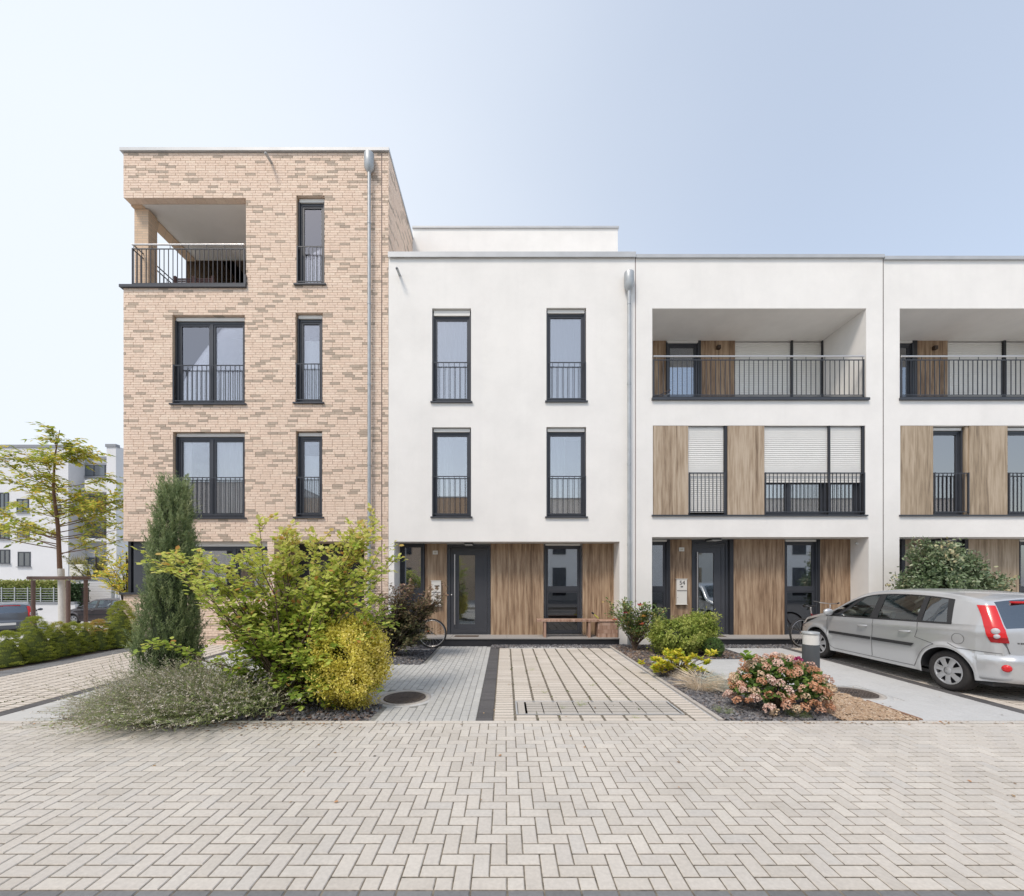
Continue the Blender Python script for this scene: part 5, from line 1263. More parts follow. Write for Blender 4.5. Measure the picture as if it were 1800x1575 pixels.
# --- juniper column
def juniper():
    rg = np.random.default_rng(22); x0, y0, Ht = -4.92, 6.15, 2.98
    t = thing('juniper', (x0, y0, 0), 'tall dark blue green columnar juniper in front of the brick corner window', 'conifer')
    b = MB(); b.tube([(x0,y0,0),(x0+.02,y0,1.5),(x0+.10,y0,2.9)], [.05,.03,.008], 8)
    P,A,U,S,T = [],[],[],[],[]
    def rad(z):
        s = z/Ht; return .40*min(1,(s+.05)*8)**.4*(1-s)**.50*(1 if s < .75 else 1)
    q = MB(); q.lathe([(.001,.05),(.18,.1),(.22,.8),(.17,1.6),(.09,2.2),(.01,2.5)], c=(x0+.04,y0,0), n=12); q.build('filler_core', mat('juniper_core',(.045,.065,.035),.95,noise=.4,nscale=30), t)  # solid dark core added so the needles look dense
    for i in range(1500):
        z = rg.random()**.95*Ht*.96; an = rg.random()*6.283; r = rad(z)*rg.uniform(.70,1.0)*(1+.12*math.sin(an*3+z*4)); lean = .10*(z/Ht)
        p = np.array([x0+lean+r*math.cos(an), y0+r*math.sin(an), z]); d = np.array([math.cos(an)*.28, math.sin(an)*.28, 1.0])+rg.normal(size=3)*.16; d /= np.linalg.norm(d)
        L = rg.uniform(.16,.34)*(1 if z < 2.3 else 1.2); tt = .35+.45*(z/Ht)*rg.random()+rg.normal()*.15; inner = r/rad(z)
        if rg.random() < .2: b.tube([p-d*.1,p+d*L*.6],[.004,.002],3,cap=False)
        for k in range(44):
            s = rg.random(); q = p+d*L*s+rg.normal(size=3)*.018*(1-s*.5); a = d*1.0+unit(1,rg)[0]*.75
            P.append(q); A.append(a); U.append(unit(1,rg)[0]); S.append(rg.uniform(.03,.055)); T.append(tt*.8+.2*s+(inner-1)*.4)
    b.build('trunk', M_BARKD, t)
    leafmesh('foliage', P, A, U, S, 'needle', leafmat('juniper_needle', [(.08,.12,.055),(.16,.22,.10),(.27,.34,.16),(.40,.45,.23),(.56,.55,.32)], tr=.3), t, np.array(T), wscale=1.9)
juniper()
# --- golden shrub (euonymus): upright sprigs filling an ellipsoid
def sprig_bush(name, c, r, label, m, nsp, leaf, tmpl, seed, L=(.10,.22), per=26, lump=.12, base=None, upb=.6, core=True, tintf=None, cat='shrub', ws=1.0, shell=.78, spread=.035, grp=None):
    rg = np.random.default_rng(seed); c = np.array(c,float); r = np.array(r,float)
    t = thing(name, (c[0],c[1],0), label, cat, grp); b = MB(); P,A,U,S,T = [],[],[],[],[]
    ph = rg.random(6)*6.28
    for i in range(nsp):
        v = unit(1,rg)[0]; k = 1+lump*(math.sin(v[0]*7+ph[0])+math.sin(v[1]*6+ph[1])+math.sin(v[2]*8+ph[2]))*.5
        rr = rg.uniform(shell,1)**1*k; p = c+v*r*rr
        if p[2] < .03: p[2] = .03+rg.random()*.08
        d = v*.9+np.array([0,0,upb])+rg.normal(size=3)*.25; d /= np.linalg.norm(d); l = rg.uniform(*L); p0 = p-d*l*.6
        if rg.random() < .25: b.tube([c*np.array([1,1,.2])+(p0-c)*.35*np.array([1,1,.3]), p0, p0+d*l], [.006,.003,.002], 3, cap=False)
        tt = rg.random()
        for j in range(per):
            s = rg.random(); q = p0+d*l*s+rg.normal(size=3)*spread; a = d*.5+unit(1,rg)[0]*.8
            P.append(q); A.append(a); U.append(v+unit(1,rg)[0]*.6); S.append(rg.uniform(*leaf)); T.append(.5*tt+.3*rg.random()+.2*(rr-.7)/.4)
    b.build('branches', M_BARKD, t)
    P = np.array(P); P[:,2] = np.maximum(P[:,2], .01); T = np.array(T)
    if tintf is not None: T = tintf(P, T, rg)
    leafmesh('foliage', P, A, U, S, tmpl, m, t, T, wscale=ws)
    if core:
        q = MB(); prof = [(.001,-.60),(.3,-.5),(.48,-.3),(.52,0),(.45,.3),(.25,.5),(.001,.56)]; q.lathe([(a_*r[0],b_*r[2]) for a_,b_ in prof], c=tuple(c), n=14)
        o = q.build('filler_core', mat('shade_leaf_core',(.022,.030,.012),.95,noise=.5,nscale=40), t)  # solid core added, darkened to stand for the shaded inside of the bush
    return t
sprig_bush('golden_shrub', (-2.0,5.45,.60), (.46,.40,.58), 'rounded golden yellow variegated shrub beside the left manhole cover', leafmat('golden_leaf', [(.42,.46,.07),(.66,.62,.10),(.82,.73,.15),(.88,.77,.24),(.90,.75,.36)], tr=.4), 1150, (.024,.040), 'oval', 31, per=30, L=(.10,.26), lump=.17,
   tintf=lambda P,T,rg: np.clip(T*.8+.25*(P[:,0]+2.1)+.1*rg.random(len(P)),0,.99), shell=.72)
# --- lavender / winter savory mass
def lavender():
    rg = np.random.default_rng(33); t = thing('lavender', (-4.3,5.15,0), 'low sprawling grey green lavender with faded flower spikes spilling over the kerb', 'lavender')
    P,A,U,S,T = [],[],[],[],[]; SP,SA,SU,SS,ST = [],[],[],[],[]; b = MB()
    cs = [(-4.25,5.10,.36),(-4.1,4.98,.44),(-3.85,4.98,.48),(-3.55,5.05,.46),(-3.25,5.2,.38),(-4.1,5.5,.45),(-4.0,5.5,.56),(-3.65,5.5,.56),(-3.2,5.5,.46),(-4.1,5.25,.5),(-3.8,5.25,.56)]
    for i in range(3600):
        cx, cy, hh = cs[rg.integers(len(cs))]; x, y = cx+rg.normal()*.15, cy-.02+rg.normal()*.13; hh *= 1.12
        v = np.array([x-cx, y-cy, 0])*1.6+np.array([-.10,-.26,0])+rg.normal(size=3)*.10; l = rg.uniform(.6,1.15)*hh*1.05
        d = np.array([v[0], v[1], .62]); d /= np.linalg.norm(d); p0 = np.array([x,y,.0]); mid = p0+d*l*.6; end = p0+d*l+np.array([v[0]*.35,v[1]*.35,-.02])
        if end[2] > .62: end[2] = .62
        b.tube([p0+d*l*.3,mid,end],[.0018,.0016,.0012],3,cap=False)
        pl = np.array([p0,mid,end]); tt = rg.random()
        for k in range(9):
            s = rg.uniform(.2,.8); p, dd = samp(pl,s); dd = dd/np.linalg.norm(dd)
            P.append(p+rg.normal(size=3)*.008); A.append(dd*.8+unit(1,rg)[0]*.7); U.append(unit(1,rg)[0]); S.append(rg.uniform(.028,.05)); T.append(.25*tt+.35*s+.3*rg.random())
        if rg.random() < .7:
            for k in range(9):
                s = .86+.14*k/8; p, dd = samp(pl,s); dd = dd/np.linalg.norm(dd)
                SP.append(p+rg.normal(size=3)*.004); SA.append(dd*.6+unit(1,rg)[0]*.7); SU.append(unit(1,rg)[0]); SS.append(rg.uniform(.013,.021)); ST.append(rg.random())
    # long stray stems to the left
    for i in range(75):
        x, y = -4.55+rg.normal()*.2, 5.35+rg.normal()*.25; l = rg.uniform(.40,.75); a = rg.uniform(1.9,3.6); d = np.array([math.cos(a)*.75, math.sin(a)*.3-.05, rg.uniform(.25,.75)]); d /= np.linalg.norm(d)
        pl = np.array([(x,y,.12),np.array([x,y,.12])+d*l*.6,np.array([x,y,.12])+d*l+np.array([0,0,-.02])]); b.tube(pl,[.002,.0018,.0014],3,cap=False)
        for k in range(12):
            s = .84+.16*k/11; p, dd = samp(pl,s); dd = dd/np.linalg.norm(dd); SP.append(p); SA.append(dd*.6+unit(1,rg)[0]*.7); SU.append(unit(1,rg)[0]); SS.append(rg.uniform(.012,.02)); ST.append(rg.random())
    b.build('stems', mat('lavender_stem',(.40,.42,.26),.8), t)['kind'] = 'stuff'
    P = np.array(P); P[:,2] = np.maximum(P[:,2],.01)
    leafmesh('foliage', P, A, U, S, 'lance', leafmat('lavender_leaf', [(.12,.18,.05),(.24,.33,.10),(.40,.47,.20),(.56,.58,.36),(.68,.66,.50)], tr=.3), t, T, wscale=1.0)
    leafmesh('flower_spikes', SP, SA, SU, SS, 'oval', leafmat('faded_spike', [(.34,.29,.22),(.48,.42,.34),(.60,.55,.47),(.70,.66,.60)], tr=.2), t, ST)
lavender()
# --- maple with bronze leaves
def maple():
    rg = np.random.default_rng(41); bx, by = -2.5, 9.0; t = thing('japanese_maple', (bx,by,0), 'small dark bronze leaved maple in the slate bed beside the middle doorstep', 'maple')
    b = MB(); tips = []
    for (x,z,rx_,rz_,n) in ((-2.35,1.15,.42,.22,14),(-1.75,1.10,.38,.18,12),(-1.45,1.28,.22,.12,7),(-2.1,.75,.45,.15,12),(-1.75,.55,.35,.10,8),(-2.85,.75,.25,.25,9),(-2.2,1.42,.35,.10,8),(-1.35,1.45,.12,.05,2)):
        for _ in range(n): tips.append((x+rg.normal()*rx_*.5, by+rg.normal()*.28, z+rg.normal()*rz_*.6))
    pls = branches(b, (bx,by,0), tips, .018, rg, wob=.09, rise=.2); tw = twigs(b, pls, rg, per=13, L=(.10,.28), s0=.42, droop=.15, flat=.3)
    b.build('branches', M_BARKD, t)
    P,A,U,S = leaves_on(tw, rg, .017, (.045,.072), up=.05); P = np.array(P)
    ti = np.clip(.15+.5*(P[:,2]-.4)/1.2+rg.normal(size=len(P))*.2,0,.99)
    leafmesh('foliage', P, A, U, S, 'palm', leafmat('bronze_leaf', [(.07,.09,.04),(.14,.135,.065),(.21,.165,.09),(.24,.13,.10),(.46,.34,.25)], tr=.25), t, ti)
maple()
# --- rose
def rose():
    rg = np.random.default_rng(43); bx, by = 3.0, 9.75; t = thing('rose_bush', (bx,by,0), 'rose bush with a few pink blooms in front of the pillar between the white houses', 'rose bush')
    b = MB(); tips = []
    for (x,z,rx_,rz_,n) in ((2.75,1.0,.28,.16,11),(3.15,.95,.30,.18,13),(3.55,.75,.25,.14,9),(2.55,.85,.12,.15,5),(3.1,.62,.32,.12,8)):
        for _ in range(n): tips.append((x+rg.normal()*rx_*.5, by+rg.normal()*.22, z+rg.normal()*rz_*.6))
    pls = branches(b, (bx,by,0), tips, .011, rg, wob=.05, rise=.6); tw = twigs(b, pls, rg, per=9, L=(.08,.22), s0=.42)
    b.build('canes', M_BARK, t)
    P,A,U,S = leaves_on(tw+pls, rg, .022, (.042,.068), s0=.35)
    leafmesh('foliage', P, A, U, S, 'oval', leafmat('rose_leaf', [(.05,.11,.03),(.11,.20,.055),(.20,.29,.09),(.36,.42,.19),(.50,.34,.10)], tr=.25, rough=.4), t)
    for i,(px,py,col) in enumerate(((1124,1064,0),(1100,1078,0),(1081,1090,1),(1128,1098,1),(1132,1084,2))):
        x, z = (px-X0)*(by-.3)/F, H+(Y0-py)*(by-.3)/F; P,A,U,S = [],[],[],[]
        for k in range(34):
            v = unit(1,rg)[0]; v[2] = abs(v[2])*.7; P.append(np.array([x,by-.3,z])+v*.012*(1+k/12)); A.append(v+np.array([0,0,.5])); U.append(-v+rg.normal(size=3)*.2); S.append(.022+.012*(k/34))
        leafmesh('bloom', P, A, U, S, 'round', leafmat('rose_petal%d'%col, [[(.55,.06,.09),(.70,.14,.16)],[(.60,.13,.07),(.72,.25,.16)],[(.62,.33,.05),(.7,.42,.12)]][col], tr=.3), t, kind=None)
rose()
GRN = leafmat('azalea_leaf', [(.08,.13,.025),(.18,.25,.04),(.31,.38,.07),(.44,.48,.12),(.54,.52,.18)], tr=.3)
sprig_bush('azalea', (3.75,9.15,.42), (.62,.45,.34), 'broad light green azalea bush beside the mailbox numbered 54', GRN, 480, (.04,.065), 'lance', 51, per=24, upb=.9, ws=1.5, lump=.2)
sprig_bush('azalea', (4.35,9.35,.55), (.34,.32,.36), 'upright bright green shrub rising behind the box ball', GRN, 280, (.04,.065), 'lance', 52, per=24, upb=1.1, ws=1.5, lump=.25)
sprig_bush('box_ball', (4.42,8.95,.20), (.205,.205,.20), 'clipped dark green box ball at the corner of the bark bed', leafmat('box_leaf', [(.03,.07,.016),(.06,.12,.03),(.11,.19,.045),(.17,.26,.07)], tr=.2), 420, (.010,.018), 'oval', 53, per=26, L=(.02,.04), lump=.03, shell=.92, spread=.012)
def rosettes(name, spots, label, m, seed, leaf=(.07,.10), n=16, cat='shrub', h=.3, stem=M_BARK):
    rg = np.random.default_rng(seed); cx = sum(s[0] for s in spots)/len(spots); cy = sum(s[1] for s in spots)/len(spots); t = thing(name, (cx,cy,0), label, cat); b = MB(); P,A,U,S,T = [],[],[],[],[]
    for (x,y,z) in spots:
        b.tube([(cx+(x-cx)*.4,cy+(y-cy)*.4,0),((x+cx)/2,(y+cy)/2,z*.6),(x,y,z)],[.006,.005,.004],5)
        for k in range(n):
            an = rg.random()*6.28; e = rg.uniform(-.1,.9); v = np.array([math.cos(an)*math.cos(e),math.sin(an)*math.cos(e),math.sin(e)])
            P.append(np.array([x,y,z-rg.random()*.05])); A.append(v); U.append(np.array([0,0,1.])+rg.normal(size=3)*.3); S.append(rg.uniform(*leaf)); T.append(rg.random())
    b.build('stems', stem, t); leafmesh('foliage', P, A, U, S, 'lance', m, t, T, wscale=2.0); return t
rg = np.random.default_rng(60)
rosettes('azalea', [(2.92+rg.normal()*.26, 7.15+rg.normal()*.16, rg.uniform(.12,.45)) for _ in range(62)], 'small yellowing azalea in the slate bed beside the cream driveway', leafmat('yellow_azalea_leaf', [(.34,.46,.05),(.55,.62,.06),(.78,.72,.08),(.80,.60,.10)], tr=.4), 61, n=20)
# --- grass tufts
def tuft(name, x, y, r, h, n, label, cols, seed, cat='grass tuft', w=.35):
    rg = np.random.default_rng(seed); P,A,U,S = [],[],[],[]
    for i in range(n):
        an = rg.random()*6.28; rr = rg.random()**.7*r*.25; v = np.array([math.cos(an),math.sin(an),0]); p = np.array([x,y,0])+v*rr
        e = rg.uniform(.35,1.3); d = np.array([v[0]*math.cos(e),v[1]*math.cos(e),math.sin(e)])*1.0; l = h*rg.uniform(.6,1.1)
        P.append(p); A.append(d); U.append(unit(1,rg)[0]); S.append(l*.55)
        d2 = d*1+np.array([v[0]*.9,v[1]*.9,-.45]); q = p+d/np.linalg.norm(d)*l*.5; P.append(q); A.append(d2); U.append(unit(1,rg)[0]); S.append(l*.6)
    t = thing(name, (x,y,0), label, cat); leafmesh('blades', P, A, U, S, 'needle', leafmat(label[:24].replace(' ','_'), cols, tr=.3), t, wscale=w*.5); return t
tuft('grass_tuft', 2.95, 6.35, .62, .42, 620, 'dry blond grass tuft between the slate and the hydrangea', [(.62,.50,.36),(.76,.65,.50),(.84,.76,.64)], 71, w=.40)
tuft('grass_tuft', 3.32, 6.30, .55, .38, 560, 'silvery blue fescue tuft left of the hydrangea', [(.42,.49,.42),(.56,.62,.57),(.70,.74,.70)], 72, w=.40)
tuft('weed_tuft', 2.72, 5.25, .2, .14, 160, 'small green weed tuft at the kerb end of the concrete edging', [(.16,.26,.05),(.32,.42,.1)], 73, 'weed')
tuft('weed_tuft', 3.55, 5.12, .25, .13, 260, 'green weeds growing under the hydrangea at the kerb', [(.14,.22,.05),(.28,.36,.1)], 74, 'weed')
for i,(px,py,lb) in enumerate(((935,1178,'weed with bright leaves in the second joint of the cream driveway'),(1090,1203,'spreading weed at the right side of the cream driveway'),(1020,1240,'tall weed standing in the middle of the access cover'),(990,1245,'pale weed beside the tall one on the access cover'),(957,1218,'mossy weed above the left part of the access cover'),(1040,1205,'small weed in a middle joint of the cream driveway'),(1118,1262,'weed at the front right joint of the cream driveway'))):
    x,y = g(px,py); tuft('weed_tuft', x, y, .09, .11 if i == 2 else .06, 34, lb, [(.2,.32,.05),(.42,.5,.1)], 80+i, 'weed', w=.7)
# --- hydrangea
def hydrangea():
    rg = np.random.default_rng(91); c = np.array([3.52,5.42,.20]); r = np.array([.60,.40,.46])
    t = thing('hydrangea', (c[0],c[1],0), 'rounded hydrangea covered in faded salmon and tan flower heads at the kerb', 'hydrangea')
    P,A,U,S,T = [],[],[],[],[]; b = MB()
    for i in range(1500):
        v = unit(1,rg)[0]; v[2] = abs(v[2]); p = c+v*r*rg.uniform(.55,.96); P.append(p); A.append(v+unit(1,rg)[0]*.8); U.append(v+np.array([0,0,.6])+rg.normal(size=3)*.3); S.append(rg.uniform(.05,.09)); T.append(rg.random()*.8)
        if i % 30 == 0: b.tube([(c[0],c[1],0),tuple(c+(p-c)*.6),tuple(p)],[.008,.006,.004],4)
    for k in range(24): 
        an = rg.random()*6.28; P.append(np.array([3.08,5.35,.66])+rg.normal(size=3)*.02); A.append((math.cos(an),math.sin(an),rg.uniform(.2,1))); U.append((0,0,1.)); S.append(.10); T.append(.97)
    b.build('stems', M_BARK, t)
    leafmesh('foliage', P, A, U, S, 'oval', leafmat('hydrangea_leaf', [(.05,.10,.03),(.10,.18,.04),(.16,.26,.055),(.30,.44,.08)], tr=.25), t, T, wscale=1.2)
    heads = []
    cols = [[(.54,.28,.19),(.70,.43,.31),(.77,.55,.42)],[(.48,.23,.12),(.62,.33,.19),(.70,.43,.29)],[(.64,.40,.33),(.80,.58,.50),(.82,.67,.59)],[(.55,.40,.25),(.69,.53,.37),(.76,.63,.47)]]
    hm = []
    for q in range(8):
        P2,A2,U2,S2 = [],[],[],[]
        for k in range(95):
            v = unit(1,rg)[0]
            if v[2] < -.5: v[2] *= -1
            P2.append(v*np.array([.055,.055,.042])*rg.uniform(.8,1.05)); s1 = np.cross(v, unit(1,rg)[0]); A2.append(s1+v*.25); U2.append(v+rg.normal(size=3)*.25); S2.append(rg.uniform(.018,.028))
        o = leafmesh('flower_head', P2, A2, U2, S2, 'round', leafmat('hydrangea_petal%d'%(q%4), cols[q%4], tr=.3), t, kind=None, local=True); hm.append(o.data); bpy.data.objects.remove(o)
    pts = []
    tries = 0
    while len(pts) < 82 and tries < 9000:
        tries += 1; v = unit(1,rg)[0]; v[2] = abs(v[2])*1.15-.32
        if v[1] > .55: continue
        p = c+v/np.linalg.norm(v)*r*rg.uniform(.95,1.06)
        if p[2] < .06: continue
        if all(np.linalg.norm(p-q) > .088 for q in pts): pts.append(p)
    for p in pts:
        k = rg.integers(8); right = p[0] > 3.75 and p[2] > .25
        if right and rg.random() < .6: k = 1+4*rg.integers(2)
        s = rg.uniform(.72,1.12); inst('flower_head', hm[k], tuple(p), t, rot=(rg.normal()*.5,rg.normal()*.5,rg.random()*6), scale=(s*1.1,s*1.1,s))
    P2,A2,U2,S2 = [],[],[],[]
    pc = np.array([3.62,5.2,.67])
    for k in range(50): v = unit(1,rg)[0]; v[2]=abs(v[2]); P2.append(pc+v*.02); A2.append(v); U2.append(unit(1,rg)[0]); S2.append(.035)
    o = leafmesh('flower_head', P2, A2, U2, S2, 'oval', leafmat('magenta_petal', [(.42,.05,.16),(.55,.10,.25)]), t, kind=None); o['label'] = 'single magenta flower head'
hydrangea()
# --- laurel behind the silver car
sprig_bush('laurel_bush', (9.95,9.6,1.48), (.72,.55,.80), 'large glossy laurel bush behind the roof of the silver car', leafmat('laurel_leaf', [(.04,.075,.035),(.085,.135,.06),(.15,.21,.10),(.26,.32,.19),(.52,.44,.25)], tr=.15, rough=.38, spec=.5), 760, (.055,.095), 'oval', 95, per=22, L=(.14,.38), lump=.34, shell=.75, ws=.85, spread=.05)
sprig_bush('laurel_bush', (10.85,9.7,1.15), (.50,.5,.62), 'lower right part laurel with tan shoots beside the silver car roof', MATS['laurel_leaf'], 420, (.055,.095), 'oval', 96, per=20, L=(.12,.3), lump=.3, shell=.75, ws=.85, spread=.05)
# --- row of dwarf conifers
CONM = leafmat('dwarf_spruce', [(.13,.17,.03),(.25,.30,.05),(.38,.43,.07),(.50,.54,.11),(.58,.32,.13)], tr=.35)
def cone(x, y, h, r, label, seed, brown=0):
    rg = np.random.default_rng(seed); z0 = 0; t = thing('dwarf_conifer', (x,y,z0), label, 'conifer', 'row of dwarf conifers beside the left driveway'); P,A,U,S,T = [],[],[],[],[]
    n = int(380*(h/.8)*(r/.4)); 
    for i in range(n):
        s = rg.random()**1.15; z = s*h*.97+.02; an = rg.random()*6.28; R_ = r*(1-s)**.52*(1.0 if s > .12 else .8+s*1.6)+.02; rr = R_*rg.uniform(.80,1.04)
        p = np.array([x+rr*math.cos(an), y+rr*math.sin(an), z]); v = np.array([math.cos(an),math.sin(an),.25]); cl = rg.uniform(.035,.065); tt = rg.random()
        for k in range(52):
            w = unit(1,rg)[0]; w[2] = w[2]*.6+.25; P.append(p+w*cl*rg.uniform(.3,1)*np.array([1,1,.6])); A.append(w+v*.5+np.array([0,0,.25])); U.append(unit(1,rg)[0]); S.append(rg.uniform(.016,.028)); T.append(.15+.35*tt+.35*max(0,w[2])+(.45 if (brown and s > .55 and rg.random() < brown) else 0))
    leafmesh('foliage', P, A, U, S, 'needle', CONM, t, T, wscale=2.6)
    q = MB(); q.lathe([(r*.62,.02),(r*.68,h*.12),(r*.54,h*.42),(r*.30,h*.68),(.005,h*.82)], c=(x,y,0), n=14); q.build('filler_core', mat('conifer_core',(.10,.125,.03),.95,noise=.4,nscale=40), t)  # solid green core added behind the needles to close the gaps
XCn = -9.42
for i,(y,h,r,lb,br) in enumerate(((7.95,.66,.32,'leftmost conifer of the row, cut by the left edge of the view',0),(8.42,.90,.37,'broad pointed dwarf conifer second from the left edge',0),(8.86,.74,.28,'dwarf conifer with a brownish tip beside the broad one',.25),(9.13,.72,.26,'green topped dwarf conifer in the middle of the row',0),(9.42,.66,.24,'narrow dwarf conifer with an orange tinged tip',.3),(9.74,.70,.29,'dwarf conifer with a reddish brown top',.85),(10.16,1.12,.40,'tallest conical conifer, beside the brick house corner',.05))):
    cone(XCn+(0 if i < 6 else .14), y, h, r, lb, 100+i, br)
# bed under them
a = MB(); a.box(-10.5,-9.13,4.9,10.5,-.2,-.004); tag(a.build('conifer_bed', M_SOIL), 'dark soil strip under the row of dwarf conifers', 'bed', kind='structure')
# --- young street tree with three stakes
def street_tree():
    rg = np.random.default_rng(120); tx, ty = -13.55, 12.9; gz0 = ghgt(tx,ty); t = thing('street_tree', (tx,ty,gz0), 'young sparse yellow green tree tied to stakes at the left of the view', 'tree')
    b = MB(); b.tube([(tx,ty,gz0-.1),(tx-.03,ty,.9),(tx-.1,ty,2.0),(tx-.15,ty,3.2),(tx-.3,ty,4.4),(tx-.25,ty,5.4),(tx-.1,ty,6.2)], [.075,.07,.06,.05,.038,.022,.008], 10)
    wrap = MB(); wrap.tube([(tx,ty,gz0-.05),(tx-.03,ty,.9),(tx-.06,ty,1.95)], [.10,.09,.08], 12); 
    pls = []
    for i in range(44):
        z = rg.uniform(2.3,5.9); s = (z-2.3)/3.7; an = rg.random()*6.28; L = (2.35*(1-s)**.8+.5)*rg.uniform(.65,1.05)
        p = np.array([tx-.1-.12*s,ty,z]); d = np.array([math.cos(an),math.sin(an)*.8,.0]); e = p+d*L+np.array([0,0,.45*L*rg.uniform(.5,1.1)]); mid = (p+e)/2+np.array([0,0,-.08*L])
        pts = [p, mid+rg.normal(size=3)*.05, e]; pts = np.array([p+(mid-p)*.5,]*1) if False else np.array([(1-u_)**2*p+2*u_*(1-u_)*mid+u_*u_*e for u_ in np.linspace(0,1,7)])
        b.tube(pts, [.018*(1-.85*k/6)*(1-.4*s) for k in range(7)], 5); pls.append(pts)
    tw = twigs(b, pls, rg, per=12, L=(.25,.6), s0=.25, droop=.25, flat=.3, r=.004)
    b.build('trunk', mat('young_bark',(.16,.095,.065),.9,noise=.2,nscale=30), t); wrap.build('trunk_wrap', mat('white_wrap',(.62,.60,.56),.9,noise=.08,nscale=15), t)
    P,A,U,S = leaves_on(tw, rg, .036, (.11,.17), up=-.05, outw=1.0); P2,A2,U2,S2 = leaves_on(pls, rg, .12, (.09,.14), s0=.6)
    P+=P2;A+=A2;U+=U2;S+=S2
    leafmesh('crown', P, A, U, S, 'lance', leafmat('honey_leaf', [(.20,.28,.04),(.34,.42,.06),(.50,.54,.09),(.64,.60,.12),(.70,.50,.09)], tr=.45), t, wscale=1.6)
    st = thing('tree_stakes', (tx,ty,gz0), 'three wooden stakes with crossbeams around the young street tree', 'tree stakes'); m = mat('stake_wood',(.15,.10,.085),.85,noise=.25,nscale=15,sc=(6,6,1))
    for (dx,dy) in ((-.80,-.1),(.42,-.25),(.25,.45)):
        a = MB(); a.cyl(tx+dx,ty+dy,gz0-.2,1.60,.052,12); a.build('stake', m, st)
    for (p,q) in (((-.95,-.1),(.58,-.25)),((.42,-.3),(.25,.55)),((-.85,-.15),(.35,.50))):
        a = MB(); a.tube([(tx+p[0],ty+p[1],1.665),(tx+q[0],ty+q[1],1.665)],.055,10); a.build('crossbeam', m, st)
street_tree()
# --- bollard lights
def bollard(x, y, label, light=True):
    t = thing('bollard_light', (x,y,0), label, 'bollard light', 'bollard lights in the front gardens'); a = MB(); a.cyl(x,y,0,.80,.098,28); a.build('post', mat('bollard_grey',(.075,.085,.095),.5,noise=.08,nscale=4), t)
    a = MB(); a.cyl(x,y,.801,.935,.093,28); a.build('diffuser', M_LAMPW, t); a = MB(); a.lathe([(.098,.935),(.10,.94),(.10,.962),(.09,.968),(.001,.97)], c=(x,y,0), n=28); a.build('cap', M_ZINC, t)
bollard(4.08, 5.62, 'grey bollard light with white diffuser behind the hydrangea')
bollard(-2.62, 5.75, 'black bollard light almost hidden inside the left shrub')
# ================================================================ small things and the far side
# bench and wooden box on the middle doorstep
bt = thing('bench', (1.75, D+.22, GZ), 'low reddish wooden bench standing on the doorstep of the middle house', 'bench'); M_LARCH = woodmat('reddish_larch', (.18,.10,.07), (.34,.21,.15), (.47,.33,.26)); 
q_ = lambda px, d=.2: fx(px, d)
a = MB(); a.bbox(q_(944,.1), q_(1052,.1), D+.02, D+.16, GZ+.40, GZ+.455, .004); a.build('seat_board', M_LARCH, bt)
a = MB(); a.bbox(q_(944,.1), q_(1052,.1), D+.165, D+.31, GZ+.40, GZ+.455, .004); a.build('seat_board', M_LARCH, bt)
for px in (957, 1034):
    for y in (D+.04, D+.25): a = MB(); a.box(q_(px)-.03,q_(px)+.03,y,y+.06,GZ,GZ+.40); a.build('leg', M_LARCH, bt)
    a = MB(); a.box(q_(px)-.02,q_(px)+.02,D+.10,D+.25,GZ+.28,GZ+.38); a.build('brace', M_LARCH, bt)
bx = thing('wooden_box', (fx(1068), D+.25, GZ), 'reddish wooden storage box at the right end of the doorstep bench', 'box')
for i in range(4): a = MB(); a.bbox(fx(1052)+.0,fx(1087)-.0,D+.06,D+.09,GZ+.0+.10*i+.002,GZ+.10*i+.098,.003); a.build('board', M_LARCH, bx)
a = MB(); a.box(fx(1052)+.0,fx(1052)+.02,D+.091,D+.45,GZ,GZ+.40); a.build('side', M_LARCH, bx); a = MB(); a.box(fx(1087)-.02,fx(1087),D+.091,D+.45,GZ,GZ+.40); a.build('side', M_LARCH, bx)
a = MB(); a.bbox(fx(1051),fx(1088),D+.04,D+.46,GZ+.401,GZ+.425,.004); a.build('lid', M_LARCH, bx)
def doormat(x0,x1,label):
    a = MB(); a.bbox(x0,x1,D+.14,D+.36,GZ+.0,GZ+.014,.003); o = a.build('doormat', mat('coir_mat',(.10,.075,.06),.95,noise=.3,nscale=80)); tag(o, label, 'doormat')
doormat(fx(799,.2), fx(841,.2), 'brown doormat before the middle front door'); doormat(fx(1243,.2), fx(1275,.2), 'dark doormat before the door numbered 54')
sp = thing('garden_sprayer', (fx(1050,.2),D+.2,GZ+.44), 'small yellow and black hose nozzle lying on the bench end', 'hose nozzle'); a = MB(); a.tube([(fx(1042,.2),D+.2,GZ+.60),(fx(1052,.2),D+.2,GZ+.47)],.014,8); a.build('nozzle', mat('yellow_plastic',(.5,.5,.08),.5), sp); a = MB(); a.tube([(fx(1040,.2),D+.2,GZ+.62),(fx(1044,.2),D+.2,GZ+.58)],.022,8); a.build('grip', M_ANTHD, sp)
